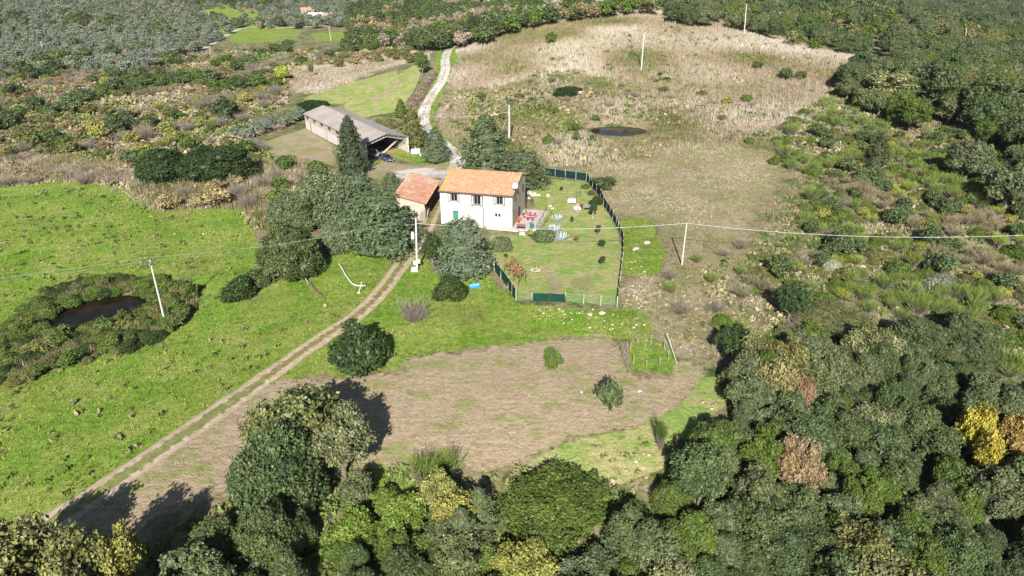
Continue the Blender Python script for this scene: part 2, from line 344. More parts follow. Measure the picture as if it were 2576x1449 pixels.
# roads and tracks draped on the ground
def smooth_line(pts, step=.8):
    P = [Vector((p[0], p[1])) for p in pts]; out = []
    for i in range(len(P)-1):
        p0 = P[max(i-1, 0)]; p1 = P[i]; p2 = P[i+1]; p3 = P[min(i+2, len(P)-1)]
        n = max(2, int((p2-p1).length/step))
        for k in range(n):
            t = k/n
            out.append(.5*((2*p1)+(p2-p0)*t+(2*p0-5*p1+4*p2-p3)*t*t+(3*p1-p0-3*p2+p3)*t**3))
    out.append(P[-1]); return out
ROADS = []
def road(name, px, width, material, step=.6, off=.05, jag=.12, world=False, nx=10, seed=1):
    L = smooth_line(px if world else [at(u, v) for u, v in px], step)
    n = len(L); V = []; A = []; S = []; dist = 0
    for i, p in enumerate(L):
        d = (L[min(i+1, n-1)]-L[max(i-1, 0)]).normalized(); q = Vector((-d.y, d.x))
        if i: dist += (p-L[i-1]).length
        wl = width[0] + (width[1]-width[0])*i/(n-1) if isinstance(width, tuple) else width
        a = wl/2*(1+jag*float(vnoise(dist/1.7, 3.3, seed))+.5*jag*float(vnoise(dist/.5, 9.3, seed))); b = wl/2*(1+jag*float(vnoise(dist/1.7, 13.3, seed+1))+.5*jag*float(vnoise(dist/.5, 19.3, seed)))
        for k in range(nx+1):
            t = k/nx*2-1; w = a if t > 0 else b; V.append((p.x+q.x*t*w, p.y+q.y*t*w)); A.append(t); S.append(dist)
    V = np.array(V); z = T(V[:, 0], V[:, 1])+off*(1-np.abs(np.array(A))**4*.8)
    me = np_mesh(name, np.column_stack([V, z]), gidx(nx+1, n), material, {'across': A, 'along': S})
    me.polygons.foreach_set('use_smooth', [True]*len(me.polygons))
    o = bpy.data.objects.new(name, me); COL.objects.link(o); tag(o, kind='structure'); ROADS.append(np.array([tuple(p) for p in L])); return o
def road_mat(kind):
    s = NT('road_'+kind); f = s.noise(1.5, 7, .7); g = s.noise(.5, 5, .6); ac = s.math('ABSOLUTE', s.attr('across'))
    if kind == 'track':
        c = s.ramp(f, [(.3, (.24, .18, .12)), (.5, (.40, .31, .215)), (.7, (.54, .44, .33))])
        grass = s.ramp(f, [(.3, (.11, .10, .035)), (.55, (.22, .20, .075)), (.7, (.28, .30, .09))])
        mid = s.rng(s.math('ADD', ac, s.math('MULTIPLY', s.math('SUBTRACT', f, .5), .9)), .28, .36, 1, 0)
        c = s.mix(mid, c, grass)
        edge = s.rng(s.math('ADD', ac, s.math('MULTIPLY', s.math('SUBTRACT', f, .5), .8)), .86, .98)
        c = s.mix(edge, c, (.16, .20, .05))
    elif kind == 'ruts':
        c = s.ramp(f, [(.3, (.22, .17, .12)), (.5, (.38, .30, .22)), (.7, (.50, .42, .34))])
        grass = s.ramp(f, [(.3, (.11, .12, .035)), (.55, (.19, .20, .07)), (.7, (.28, .27, .12))])
        mid = s.rng(s.math('ADD', ac, s.math('MULTIPLY', s.math('SUBTRACT', f, .5), .9)), .36, .52, 1, 0)
        c = s.mix(mid, c, grass)
        c = s.mix(s.rng(s.math('ADD', ac, s.math('MULTIPLY', s.math('SUBTRACT', f, .5), .8)), .82, .95), c, (.33, .26, .17))
    else:
        c = s.ramp(f, [(.3, (.33, .29, .25)), (.5, (.52, .48, .43)), (.68, (.74, .71, .68))])
        c = s.mix(s.rng(s.noise(.16, 5, .6), .45, .6), c, s.ramp(f, [(.3, (.26, .21, .17)), (.6, (.46, .40, .34))]))
        mid = s.rng(s.math('ADD', ac, s.math('MULTIPLY', s.math('SUBTRACT', f, .5), .9)), .06, .16, 1, 0)
        c = s.mix(s.math('MULTIPLY', mid, s.rng(g, .42, .55)), c, (.20, .18, .11))
        edge = s.rng(s.math('ADD', ac, s.math('MULTIPLY', s.math('SUBTRACT', f, .5), .6)), .90, 1.0)
        c = s.mix(edge, c, (.20, .21, .08))
    s.bump(f, .6, .12)
    return s.done(c, .9, 0, .15)
RT, RR, RG = road_mat('track'), road_mat('ruts'), road_mat('gravel')
road('gravel_road', [(1230,92),(1190,104),(1150,114),(1130,124),(1120,150),(1121,172),(1110,205),(1090,235),(1074,262),(1066,285),(1068,315),(1092,345),(1120,366),(1142,390),(1150,410),(1142,428),(1118,442)], (3.6, 3.6), RG, jag=.14)
road('dirt_track', [(1135,436),(1104,480),(1097,520),(1080,556),(1058,600),(1025,645),(985,700),(940,755),(890,800),(830,838),(760,885),(690,935),(640,970)], (2.6, 2.9), RT, jag=.10, seed=5)
road('rutted_track', [(655,960),(560,1027),(460,1095),(360,1163),(240,1245),(140,1310),(0,1400)], (2.9, 3.0), RR, jag=.10, seed=9)
road('valley_road', [(390,150),(430,160),(600,74),(700,70),(800,66),(900,60),(960,50)], 3.5, RG, step=3)
road('valley_road', [(0,128),(40,124),(90,100)], 3.5, RG, step=3)
# worn concrete apron in front of the sheds
def slab(name, px, m, off=.06, cell=.7):
    w = wpoly(px); lo = w.min(0); hi = w.max(0); xs = np.arange(lo[0], hi[0]+cell, cell); ys = np.arange(lo[1], hi[1]+cell, cell)
    X, Y = np.meshgrid(xs, ys); F = gidx(len(xs), len(ys)); cx = X.ravel()[F].mean(1); cy = Y.ravel()[F].mean(1)
    d = sdf(cx, cy, w)+.9*vnoise(cx/1.6, cy/1.6, 4); F = F[d > 0]
    me = np_mesh(name, np.column_stack([X.ravel(), Y.ravel(), T(X.ravel(), Y.ravel())+off]), F, m, {'across': np.zeros(X.size)+.5})
    o = bpy.data.objects.new(name, me); COL.objects.link(o); tag(o, kind='structure'); return o
slab('concrete_apron', [(985,430),(1040,424),(1120,428),(1150,405),(1155,430),(1120,450),(1070,445),(1010,452)], RG)
# ------------------------------------------------------------------ buildings
def atz(u, v, z):                 # point of the line of sight at height z
    a = u-1288; b = v-724.5; t = (z-CAMH)/-(FPX*SP+b*CP); return Vector((a*t, (FPX*CP-b*SP)*t, z))
PLASTER = mat('white_plaster', (.49, .49, .48), .85, var=.06, scale=.6, bump=.01, alt=(.44, .42, .385), altamt=.45)
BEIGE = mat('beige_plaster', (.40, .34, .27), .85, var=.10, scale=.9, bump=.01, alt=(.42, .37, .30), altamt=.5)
STONE = mat('rubble_stone', (.36, .31, .26), .9, var=.35, scale=4, bump=.05)
DARKW = mat('dark_stained_wood', (.055, .04, .032), .6, var=.3, scale=6)
SHUT = mat('pale_shutter_paint', (.47, .46, .42), .6, var=.1, scale=5)
GREENP = mat('green_painted_wood', (.03, .22, .15), .5, var=.15, scale=5)
GLASS = mat('window_glass', (.012, .015, .018), .08, var=.1, spec=.6)
BLACKM = mat('black_iron', (.025, .025, .027), .5, .3, var=.2)
GREYM = mat('galvanised_steel', (.42, .43, .44), .45, .6, var=.15, scale=4)
CONC = mat('weathered_concrete', (.47, .45, .42), .85, var=.15, scale=1.8, bump=.02, alt=(.32, .29, .25), altamt=.4)
CONCP = mat('pole_concrete', (.46, .45, .42), .8, var=.1, scale=2.5, alt=(.36, .34, .31), altamt=.5)
WHITEP = mat('white_plastic', (.52, .52, .52), .4, var=.04)
REDP = mat('red_plastic', (.32, .02, .035), .45, var=.1)
GREENPL = mat('green_plastic', (.02, .14, .13), .4, var=.15)
BLUEP = mat('blue_plastic', (.05, .30, .72), .4, var=.1)
TERRA = mat('terracotta', (.60, .20, .09), .8, var=.15, scale=6)
SOIL = mat('soil', (.07, .05, .035), .95, var=.3, scale=8)
WOODG = mat('weathered_wood', (.36, .33, .29), .85, var=.25, scale=5, stretch=(1, 1, .2))
WOODL = mat('cut_timber', (.50, .33, .19), .8, var=.25, scale=4)
def tile_mat(name, c1, c2, c3, sc):
    s = NT(name); f = s.noise(1.3, 6, .7); g = s.noise(.35, 5, .65); h = s.noise(7, 3, .6, stretch=sc)
    c = s.mix(s.rng(f, .38, .62), c1, c2); c = s.mix(s.rng(g, .48, .66), c, c3)
    c = s.mix(s.rng(h, .48, .60, 0, .45), c, (.17, .095, .055)); c = s.mix(s.rng(s.noise(11, 2, .5), .60, .68, 0, .5), c, (.72, .58, .42))
    return s.done(c, .9, 0, .1)
TILE_H = tile_mat('orange_pantiles', (.34, .16, .095), (.42, .25, .17), (.34, .195, .095), (1.2, .10, 1))
TILE_E = tile_mat('lichen_edge_tiles', (.33, .20, .05), (.38, .24, .08), (.28, .18, .045), (1, .1, 1))
TILE_S = tile_mat('red_pantiles', (.42, .18, .115), (.50, .30, .215), (.47, .35, .275), (.10, 1.2, 1))
def gutter_roof(name, x0, x1, ya, za, yb, zb, pitch, amp, m, parent, mi_edge=None, th=.09, axis='x', sub=8):
    """pantile slope: corrugation across x, running from (ya,za) to (yb,zb)"""
    n = int(round((x1-x0)/pitch)); xs = np.linspace(x0, x1, n*sub+1); ph = (xs-x0)/(x1-x0)*n*2*math.pi
    h = amp*np.abs(np.sin(ph/2))*1.0
    rows = 18; L = math.hypot(yb-ya, zb-za); nv = Vector((0, -(zb-za), yb-ya)).normalized()
    if nv.z < 0: nv = -nv
    V = []; 
    for r in range(rows+1):
        t = r/rows
        for e in ((0,) if r in (0, rows) else (0, 1)):        # small laps between the courses
            lift = .0 if e == 0 else .025
            for x, hh in zip(xs, h):
                V.append((x, ya+(yb-ya)*t+nv.y*(hh+lift), za+(zb-za)*t+nv.z*(hh+lift)))
    nr = len(V)//len(xs); V = np.array(V)
    if axis == 'y': V = V[:, [1, 0, 2]]
    F = gidx(len(xs), nr)
    me = np_mesh(name, V, F, m)
    if mi_edge is not None:
        me.materials.append(mi_edge); c = V[F].mean(1)[:, 0]; me.polygons.foreach_set('material_index', ((c < x0+.75)).astype(np.int32))
    o = bpy.data.objects.new(name, me); COL.objects.link(o); o.parent = parent
    return o
def wall_with_holes(name, L, zb, ztop, holes, m, parent, y=0, th=.3, along='x', x0=0.0, reveal=None):
    """vertical wall in the plane y, holes = (x0,x1,z0,z1); ztop may be a function of x"""
    zt = ztop if callable(ztop) else (lambda x: ztop)
    xs = sorted({x0, x0+L, *[h[0] for h in holes], *[h[1] for h in holes]}); bm = MB()
    P = (lambda x, yy, z: (x, yy, z)) if along == 'x' else (lambda x, yy, z: (yy, x, z))
    for a, b in zip(xs[:-1], xs[1:]):
        hs = sorted([h for h in holes if h[0] <= a+1e-6 and h[1] >= b-1e-6], key=lambda h: h[2]); z = zb
        spans = []
        for h in hs: spans.append((z, z, h[2], h[2])); z = h[3]
        spans.append((z, z, zt(a), zt(b)))
        for s0, s1, t0, t1 in spans:
            for yy in (y, y+th): bm.add([P(a, yy, s0), P(b, yy, s1), P(b, yy, t1), P(a, yy, t0)], [(0, 1, 2, 3)])
            bm.add([P(a, y, t0), P(b, y, t1), P(b, y+th, t1), P(a, y+th, t0)], [(0, 1, 2, 3)])
    for h in holes:
        a, b, c, d = h
        bm.add([P(a, y, c), P(b, y, c), P(b, y+th, c), P(a, y+th, c)], [(0, 1, 2, 3)])
        bm.add([P(a, y, d), P(b, y, d), P(b, y+th, d), P(a, y+th, d)], [(0, 1, 2, 3)])
        bm.add([P(a, y, c), P(a, y, d), P(a, y+th, d), P(a, y+th, c)], [(0, 1, 2, 3)])
        bm.add([P(b, y, c), P(b, y, d), P(b, y+th, d), P(b, y+th, c)], [(0, 1, 2, 3)])
    for e in (x0, x0+L): bm.add([P(e, y, zb), P(e, y+th, zb), P(e, y+th, zt(e)), P(e, y, zt(e))], [(0, 1, 2, 3)])
    return bm.build(name, m, parent)

def farmhouse():
    H = empty('farmhouse', (-12.3, 113.4, 0), math.radians(-12.7), 'white two storey farmhouse with an orange tiled roof beside the fenced garden', 'house')
    L, Wd, ev, rd, rz, bz = 12.7, 10.6, 5.8, 7.1, 7.5, 6.35
    wins = [(1.9, 3.0, 4.1, 5.5), (5.95, 7.1, 3.62, 5.5), (9.9, 10.95, 4.1, 5.5), (9.66, 10.04, 1.95, 2.5), (10.22, 10.6, 1.95, 2.5), (2.2, 3.15, 1.0, 2.3)]
    wall_with_holes('front_wall', L, -.8, ev, wins, PLASTER, H, 0, .35)
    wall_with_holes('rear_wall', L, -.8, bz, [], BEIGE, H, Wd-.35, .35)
    zt = lambda y: ev+(rz-ev)*min(y, rd)/rd if y <= rd else rz+(bz-rz)*(y-rd)/(Wd-rd)
    # gables are split at the ridge so their tops follow both slopes
    for x, nm, holes in ((0, 'left_gable', []), (L-.35, 'right_gable', [(4.6, 5.9, .25, 2.35), (8.0, 8.9, 3.9, 5.5)])):
        bm = MB(); g = empty  # noqa
        ys = sorted({.35, rd, Wd-.35, *[h[0] for h in holes], *[h[1] for h in holes]})
        for a, b in zip(ys[:-1], ys[1:]):
            hs = [h for h in holes if h[0] <= a+1e-6 and h[1] >= b-1e-6]; z = -.8; sp = []
            for h in hs: sp.append((z, z, h[2], h[2])); z = h[3]
            sp.append((z, z, zt(a), zt(b)))
            for s0, s1, t0, t1 in sp:
                for xx in (x, x+.35): bm.add([(xx, a, s0), (xx, b, s1), (xx, b, t1), (xx, a, t0)], [(0, 1, 2, 3)])
        for h in holes:
            for zz in (h[2], h[3]): bm.add([(x, h[0], zz), (x+.35, h[0], zz), (x+.35, h[1], zz), (x, h[1], zz)], [(0, 1, 2, 3)])
            for yy in (h[0], h[1]): bm.add([(x, yy, h[2]), (x+.35, yy, h[2]), (x+.35, yy, h[3]), (x, yy, h[3])], [(0, 1, 2, 3)])
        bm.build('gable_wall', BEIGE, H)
    # roof: pantile slopes over a deck, ridge, eaves board, verges
    R = empty('roof'); R.parent = H
    ov = .35; s = (rz-ev)/rd; s2 = (bz-rz)/(Wd-rd)
    gutter_roof('front_slope', -.2, L+.15, -ov, ev-ov*s+.12, rd, rz+.12, .285, .085, TILE_H, R, TILE_E)
    gutter_roof('rear_slope', -.2, L+.15, rd, rz+.12, Wd+.3, bz+.3*s2+.12, .285, .085, TILE_H, R)
    b = MB(); b.add([(-.2, -ov, ev-ov*s), (L+.15, -ov, ev-ov*s), (L+.15, rd, rz), (-.2, rd, rz), (-.2, -ov, ev-ov*s+.10), (L+.15, -ov, ev-ov*s+.10), (L+.15, rd, rz+.10), (-.2, rd, rz+.10)],
                    [(3, 2, 1, 0), (4, 5, 6, 7), (0, 1, 5, 4), (1, 2, 6, 5), (2, 3, 7, 6), (3, 0, 4, 7)])
    b.add([(-.2, rd, rz), (L+.15, rd, rz), (L+.15, Wd+.3, bz+.3*s2), (-.2, Wd+.3, bz+.3*s2), (-.2, rd, rz+.10), (L+.15, rd, rz+.10), (L+.15, Wd+.3, bz+.3*s2+.1), (-.2, Wd+.3, bz+.3*s2+.1)],
          [(3, 2, 1, 0), (4, 5, 6, 7), (0, 1, 5, 4), (1, 2, 6, 5), (2, 3, 7, 6), (3, 0, 4, 7)])
    b.build('roof_deck', mat('dark_eaves', (.11, .085, .07), .8), R)
    b = MB(); 
    for k in range(32): b.tube((-.2+k*.41, rd, rz+.16), (-.2+k*.41+.43, rd, rz+.19), .12, .105, 8)
    b.build('ridge_tiles', TILE_H, R)
    MB().tube((-.25, -ov-.07, ev-ov*s+.04), (L+.2, -ov-.07, ev-ov*s), .07, n=8).build('gutter', mat('brown_gutter', (.10, .07, .06), .5), H)
    b = MB(); b.tube((L+.02, -.06, ev-.2), (L+.02, -.06, 0), .045, n=8).build('drainpipe', mat('grey_drainpipe', (.12, .12, .13), .5), H)
    b = MB(); b.tube((L+.28, 10.2, bz-.5), (L+.28, 10.2, 0), .05, n=8); b.build('drainpipe', BLACKM, H)
    b = MB(); b.tube((5.7, 8.2, rz-.2), (5.7, 8.2, rz+1.15), .04); b.tube((5.7, 8.2, rz+1.15), (5.7, 8.2, rz+1.35), .11, .09); b.build('vent_pipe', GREYM, R)
    b = MB(); b.tube((7.8, 8.2, rz-.2), (7.8, 8.2, rz+.75), .05); b.build('vent_pipe', BLACKM, R)
    def shutter(x, z0, z1, w, ang, side, m=SHUT):
        c = empty('shutter', (x, -.03, 0)); c.rotation_euler = (0, 0, ang); c.parent = H
        sx = 1 if side > 0 else -1
        f = MB()
        for zz in (z0+.05, z1-.05): f.box((sx*w/2, 0, zz), (w-.2, .05, .10))
        for xx in (.05, w-.05): f.box((sx*xx, 0, (z0+z1)/2), (.10, .05, z1-z0))
        f.build('shutter_frame', DARKW, c); MB().box((sx*w/2, 0, (z0+z1)/2), (w-.2, .03, z1-z0-.2)).build('shutter_panel', m, c)
    def window(h, mullion=True, name='window'):
        x0, x1, z0, z1 = h; w = empty(name, (0, 0, 0)); w.parent = H
        MB().box(((x0+x1)/2, .27, (z0+z1)/2), (x1-x0, .02, z1-z0)).build('pane', GLASS, w)
        f = MB()
        for xx in (x0+.035, x1-.035)+(((x0+x1)/2,) if mullion else ()): f.box((xx, .22, (z0+z1)/2), (.07, .06, z1-z0-.004))
        for zz in (z0+.035, z1-.035): f.box(((x0+x1)/2, .218, zz), (x1-x0-.004, .05, .07))
        f.build('frame', mat('shaded_casement', (.35, .35, .35), .5) if mullion else DARKW, w)
        return w
    for h, nm in zip(wins[:3], ('window', 'balcony_door', 'window')):
        w = window(h, True, nm); MB().box(((h[0]+h[1])/2, -.04, h[2]-.04), (h[1]-h[0]+.16, .16, .07)).build('sill', mat('pale_stone_sill', (.6, .58, .54), .8), w)
    for h in wins[3:5]: window(h, False)
    w = window(wins[5], False, 'window'); MB().box((2.67, .10, 1.65), (.90, .05, 1.25)).build('shutter', GREENP, w)
    MB().box((2.67, -.05, 2.36), (1.1, .10, .07)).build('lintel', DARKW, w)
    for x0, x1, z0, z1 in (wins[0], wins[2]):
        shutter(x0-.03, z0-.08, z1+.03, .46, math.radians(12), -1); shutter(x1+.03, z0-.08, z1+.03, .46, math.radians(-14), 1)
    shutter(5.97, 3.66, 5.46, .42, math.radians(35), -1); shutter(7.08, 3.66, 5.46, .58, math.radians(-20), 1)
    # balcony bay under the door with curved left corner, with a low rail
    b = MB(); pts = []; X0, X1, D = 5.1, 7.7, .85
    for k in range(7): a = math.pi/2*k/6; pts.append((X0+.5-.5*math.cos(a), -D+.5-.5*math.sin(a)))
    prof = [(X0, 0)]+pts+[(X1, -D), (X1, 0)]; n = len(prof)
    b.add([(x, y, -.8) for x, y in prof]+[(x, y, 3.5) for x, y in prof], [(i, (i+1) % n, n+(i+1) % n, n+i) for i in range(n-1)]+[tuple(range(n, 2*n))])
    b.build('balcony', PLASTER, H)
    b = MB(); rp = [(5.14, -.05)]+[(x+.06, y+.05) for x, y in pts]+[(7.62, -D+.06), (7.62, -.05)]
    for (a, c) in zip(rp[:-1], rp[1:]): b.tube((a[0], a[1], 4.2), (c[0], c[1], 4.2), .016, n=5)
    for k in np.linspace(0, len(rp)-1.01, 14):
        i = int(k); f = k-i; x = rp[i][0]*(1-f)+rp[i+1][0]*f; y = rp[i][1]*(1-f)+rp[i+1][1]*f; b.tube((x, y, 3.5), (x, y, 4.2), .01, n=4)
    b.build('balcony_rail', mat('pale_rail', (.6, .6, .6), .5, .3), H)
    b = MB()
    for k in range(7): b.box((5.95+k*.15, -D-.03, 2.2), (.03, .02, .85))
    for k in range(6): b.box((6.4, -D-.055, 1.82+k*.15), (.95, .02, .03))
    b.build('trellis', mat('grey_trellis', (.35, .35, .34), .8), H)
    # gable door and arched window
    def arched(y0, y1, z0, z1, m, name):
        n = 10; pr = [(y0, z0), (y1, z0)]+[((y0+y1)/2+(y1-y0)/2*math.cos(math.pi*k/n), z1-(y1-y0)*.4+(y1-y0)*.4*math.sin(math.pi*k/n)) for k in range(n+1)]
        bm = MB(); N = len(pr); bm.add([(L-.12, y, z) for y, z in pr]+[(L-.04, y, z) for y, z in pr], [tuple(range(N, 2*N))]+[(i, (i+1) % N, N+(i+1) % N, N+i) for i in range(N)]); return bm.build(name, m, H)
    d = arched(4.65, 5.85, .25, 2.32, GLASS, 'door')
    MB().box((L-.02, 5.25, 1.25), (.05, .08, 2.0)).build('mullion', BLACKM, d); 
    for yy in (4.66, 5.84): MB().box((L+.01, yy, 1.2), (.06, .10, 1.9)).build('door_jamb', BLACKM, d)
    d = arched(8.05, 8.85, 3.95, 5.45, GLASS, 'arched_window')
    f = MB(); [f.box((L+.01, yy, 4.6), (.06, .08, 1.3)) for yy in (8.05, 8.85)]; f.box((L+.01, 8.45, 3.98), (.08, .9, .08)); f.build('frame', BLACKM, d)
    b = MB()
    for k in range(26):
        y = .2+random.random()*1.6; z = random.random()*2.6; b.path([(L+.04, y, z*.2), (L+.10, y+random.uniform(-.2, .2), z*.6+.3), (L+.05, y+random.uniform(-.5, .5), z+.8)], .012, 4)
    b.build('climbing_vine', mat('dry_vine', (.20, .15, .10), .9), H)
    MB().box((L/2, -.012, .12), (L-.1, .02, .5)).build('plinth', mat('damp_plaster', (.58, .56, .52), .9, var=.12, scale=1.2), H)
    return H
HOUSE = farmhouse(); HM = Matrix.Translation((-12.3, 113.4, 0)) @ Matrix.Rotation(math.radians(-12.7), 4, 'Z')
def hw(x, y, z): return HM @ Vector((x, y, z))
# satellite dish beside the gable
D_ = empty('satellite_dish', hw(12.98, 1.0, 4.6), math.radians(-12.7), 'round white satellite dish on a pole at the right corner of the white house', 'satellite dish')
b = MB(); b.tube((0, 0, 0), (0, 0, 2.5), .035); b.tube((0, 0, .2), (-.28, 0, .2), .025); b.tube((0, 0, 1.0), (-.28, 0, 1.0), .025); b.build('mast', BLACKM, D_)
b = MB(); prof = [(.02, 0), (.18, .012), (.33, .045), (.48, .10), (.50, .115), (.47, .125), (.32, .07), (.02, .03)]; b.lathe(prof, n=26)
o = b.build('dish', WHITEP, D_, smooth=True, loc=(0, -.15, 2.65)); o.rotation_euler = (math.radians(62), 0, math.radians(-6))
b = MB(); b.tube((0, -.2, 2.3), (0, -.62, 2.75), .015); b.box((0, -.62, 2.78), (.07, .07, .12)); b.build('feed_arm', GREYM, D_)

# terrace, railing, steps
PAVE = mat('pink_grey_paving', (.50, .43, .41), .85, var=.10, scale=2.0, alt=(.40, .33, .31), altamt=.5)
b = MB(); P = [(8.4, -1.25), (13.9, -1.35), (14.1, -.9), (17.0, -.4), (17.2, 9.6), (12.72, 9.6), (12.72, -.02), (8.4, -.02)]; n = len(P)
b.add([(x, y, -.6) for x, y in P]+[(x, y, .24) for x, y in P], [tuple(range(n, 2*n))]+[(i, (i+1) % n, n+(i+1) % n, n+i) for i in range(n)])
o = b.build('terrace', PAVE, None); o.matrix_world = HM; tag(o, 'pink-grey paved terrace along the gable end of the white house', 'terrace')
RL = empty('railing', hw(16.95, 0, .24), math.radians(-12.7), 'black iron railing along the outer edge of the paved terrace', 'railing')
for y in (-.3, 2.6, 5.6, 8.6): MB().tube((0, y, 0), (0, y, 1.05), .035).build('rail_post', BLACKM, RL)
b = MB(); b.tube((0, -.3, 1.05), (0, 8.6, 1.05), .03); b.tube((0, -.3, .55), (0, 8.6, .55), .022); b.build('rails', BLACKM, RL)
RL2 = empty('railing', hw(18.1, .6, -.1), math.radians(-12.7), 'second black iron railing outside the terrace, lower down the garden bank', 'railing')
b = MB(); b.tube((-.6, 0, .2), (.0, 7.2, .9), .025); b.tube((-.6, 0, 0), (-.6, 0, .25), .03); b.tube((0, 7.2, 0), (0, 7.2, .95), .03); b.tube((-.3, 3.6, 0), (-.3, 3.6, .6), .03); b.build('rails', BLACKM, RL2)

# terrace furniture
def tabl(loc, rz):
    t = empty('garden_table', loc, rz, 'grey glass topped table with a white frame between the red terrace chairs', 'table')
    b = MB(); b.box((0, 0, .73), (1.5, .9, .03)); b.build('table_top', mat('brown_table_glass', (.22, .16, .17), .2), t)
    b = MB(); b.box((0, .46, .72), (1.6, .05, .06)); b.box((0, -.46, .72), (1.6, .05, .06)); b.box((.78, 0, .72), (.05, .88, .055)); b.box((-.78, 0, .72), (.05, .88, .055)); b.build('table_frame', WHITEP, t)
    for x in (-.7, .7):
        for y in (-.4, .4): MB().tube((x, y, 0), (x, y, .70), .025).build('leg', WHITEP, t)
def chair(loc, rz, label):
    t = empty('garden_chair', loc, rz, label, 'chair', 'red and white chairs round the terrace table')
    MB().box((0, 0, .44), (.46, .44, .05)).build('seat', REDP, t, bevel=.01)
    MB().box((0, .22, .70), (.46, .05, .42)).build('backrest', REDP, t, bevel=.01)
    for x in (-.245, .245): MB().box((x, 0, .62), (.03, .46, .03)).build('armrest', WHITEP, t)
    for x in (-.23, .23):
        for y in (-.2, .22): MB().tube((x, y, 0), (x, y, .46 if y < 0 else .92), .018).build('leg', WHITEP, t)
tc = (15.1, 4.4)
tabl(hw(tc[0], tc[1], .24), math.radians(-12.7))
for dx, dy, rz, lb in ((-.42, -.95, 180, 'red seated white chair on the near side of the terrace table, left one'), (.42, -.95, 180, 'red seated white chair on the near side of the terrace table, right one'),
                       (-.42, .95, 0, 'red seated white chair on the far side of the terrace table, left one'), (.42, .95, 0, 'red seated white chair on the far side of the terrace table, right one'), (-1.25, .1, 90, 'red seated white chair at the end of the terrace table nearest the house')):
    chair(hw(tc[0]+dx, tc[1]+dy, .24), math.radians(rz-12.7), lb)
def pot(loc, label, r, h, fol, ph):
    t = empty('potted_plant', loc, 0, label, 'potted plant'); MB().lathe([(r*.62, 0), (r*.95, h*.82), (r*1.05, h*.82), (r*1.05, h), (r*.9, h), (r*.85, h*.9)], n=16).build('pot', TERRA, t)
    b = MB(); 
    for k in range(90):
        a = random.random()*6.28; e = random.uniform(.2, 1.5); L_ = ph*random.uniform(.5, 1); d = Vector((math.cos(a)*math.cos(e), math.sin(a)*math.cos(e), math.sin(e)))
        q = Vector((0, 0, h))+d*L_; s_ = d.cross(Vector((0, 0, 1))).normalized()*.05; u_ = d*.09; b.add([q-s_, q+u_, q+s_, q-u_], [(0, 1, 2, 3)])
    b.build('foliage', fol, t)
FG1 = mat('potted_leaves', (.16, .26, .05), .6, var=.3); FR1 = mat('red_flowers', (.6, .03, .05), .6, var=.2)
FO1 = mat('orange_flowers', (.62, .20, .06), .6, var=.2)
pot(hw(13.6, 6.4, .24), 'terracotta pot with a bushy green plant by the gable door', .32, .42, FG1, .7)
pot(hw(13.25, 3.2, .24), 'terracotta pot with rust orange plant against the gable wall', .28, .36, FO1, .5)
pot(hw(13.3, 1.9, .24), 'terracotta pot with red flowers near the front of the gable wall', .24, .3, FR1, .38)
pot(hw(18.3, 7.4, -.05), 'terracotta pot with small green plant outside the terrace railing', .34, .4, FG1, .35)
b = empty('garden_chair', hw(13.35, 4.0+1.9, .24), math.radians(-30), 'dark folded chair leaning by the dark gable door', 'chair')
MB().box((0, 0, .45), (.45, .42, .05)).build('seat', BLACKM, b); MB().box((0, .2, .75), (.45, .05, .5)).build('backrest', mat('grey_fabric', (.3, .3, .32), .8), b)
for x in (-.2, .2):
    for y in (-.18, .2): MB().tube((x, y, 0), (x, y, .45), .02).build('leg', BLACKM, b)
B = empty('waste_bin', hw(16.0, .1, .24), math.radians(10), 'dark green wheeled waste bin at the near corner of the terrace', 'bin')
MB().add([(-.24, -.27, .08), (.24, -.27, .08), (.24, .27, .08), (-.24, .27, .08), (-.29, -.34, .95), (.29, -.34, .95), (.29, .36, 1.0), (-.29, .36, 1.0)], [(3, 2, 1, 0), (0, 1, 5, 4), (1, 2, 6, 5), (2, 3, 7, 6), (3, 0, 4, 7), (4, 5, 6, 7)]).build('bin_body', GREENPL, B)
MB().box((0, -.02, 1.03), (.64, .76, .07)).build('lid', mat('pale_green_lid', (.10, .26, .24), .4), B, bevel=.02)
for x in (-.27, .27): MB().tube((x-.03, .30, .11), (x+.03, .30, .11), .11, n=12).build('wheel', BLACKM, B)
B = empty('bench', hw(14.3, -.75, .24), math.radians(-12.7), 'low dark red-brown bench on the near edge of the terrace', 'bench')
REDB = mat('red_brown_wood', (.13, .035, .03), .6)
b = MB(); [b.box((0, y, .44), (1.5, .14, .04)) for y in (-.16, 0, .16)]; b.build('seat', REDB, B); b = MB(); [b.box((0, .28, z), (1.5, .03, .10)) for z in (.62, .80)]; b.build('backrest', REDB, B)
for x in (-.65, .65): MB().box((x, .05, .21), (.05, .46, .42)).build('leg', REDB, B)
B = empty('stone_trough', hw(14.9, -2.3, -.02), math.radians(-8), 'white stone trough on the grass just below the terrace bench', 'trough')
b = MB(); b.box((0, 0, .06), (.95, .55, .12)); [b.box((sx*.44, 0, .24), (.07, .55, .24)) for sx in (-1, 1)]; [b.box((0, sy*.24, .24), (.81, .07, .24)) for sy in (-1, 1)]; b.build('basin', mat('white_stone', (.7, .69, .66), .8), B)
MB().box((0, 0, .28), (.79, .39, .01)).build('water', WM, B)
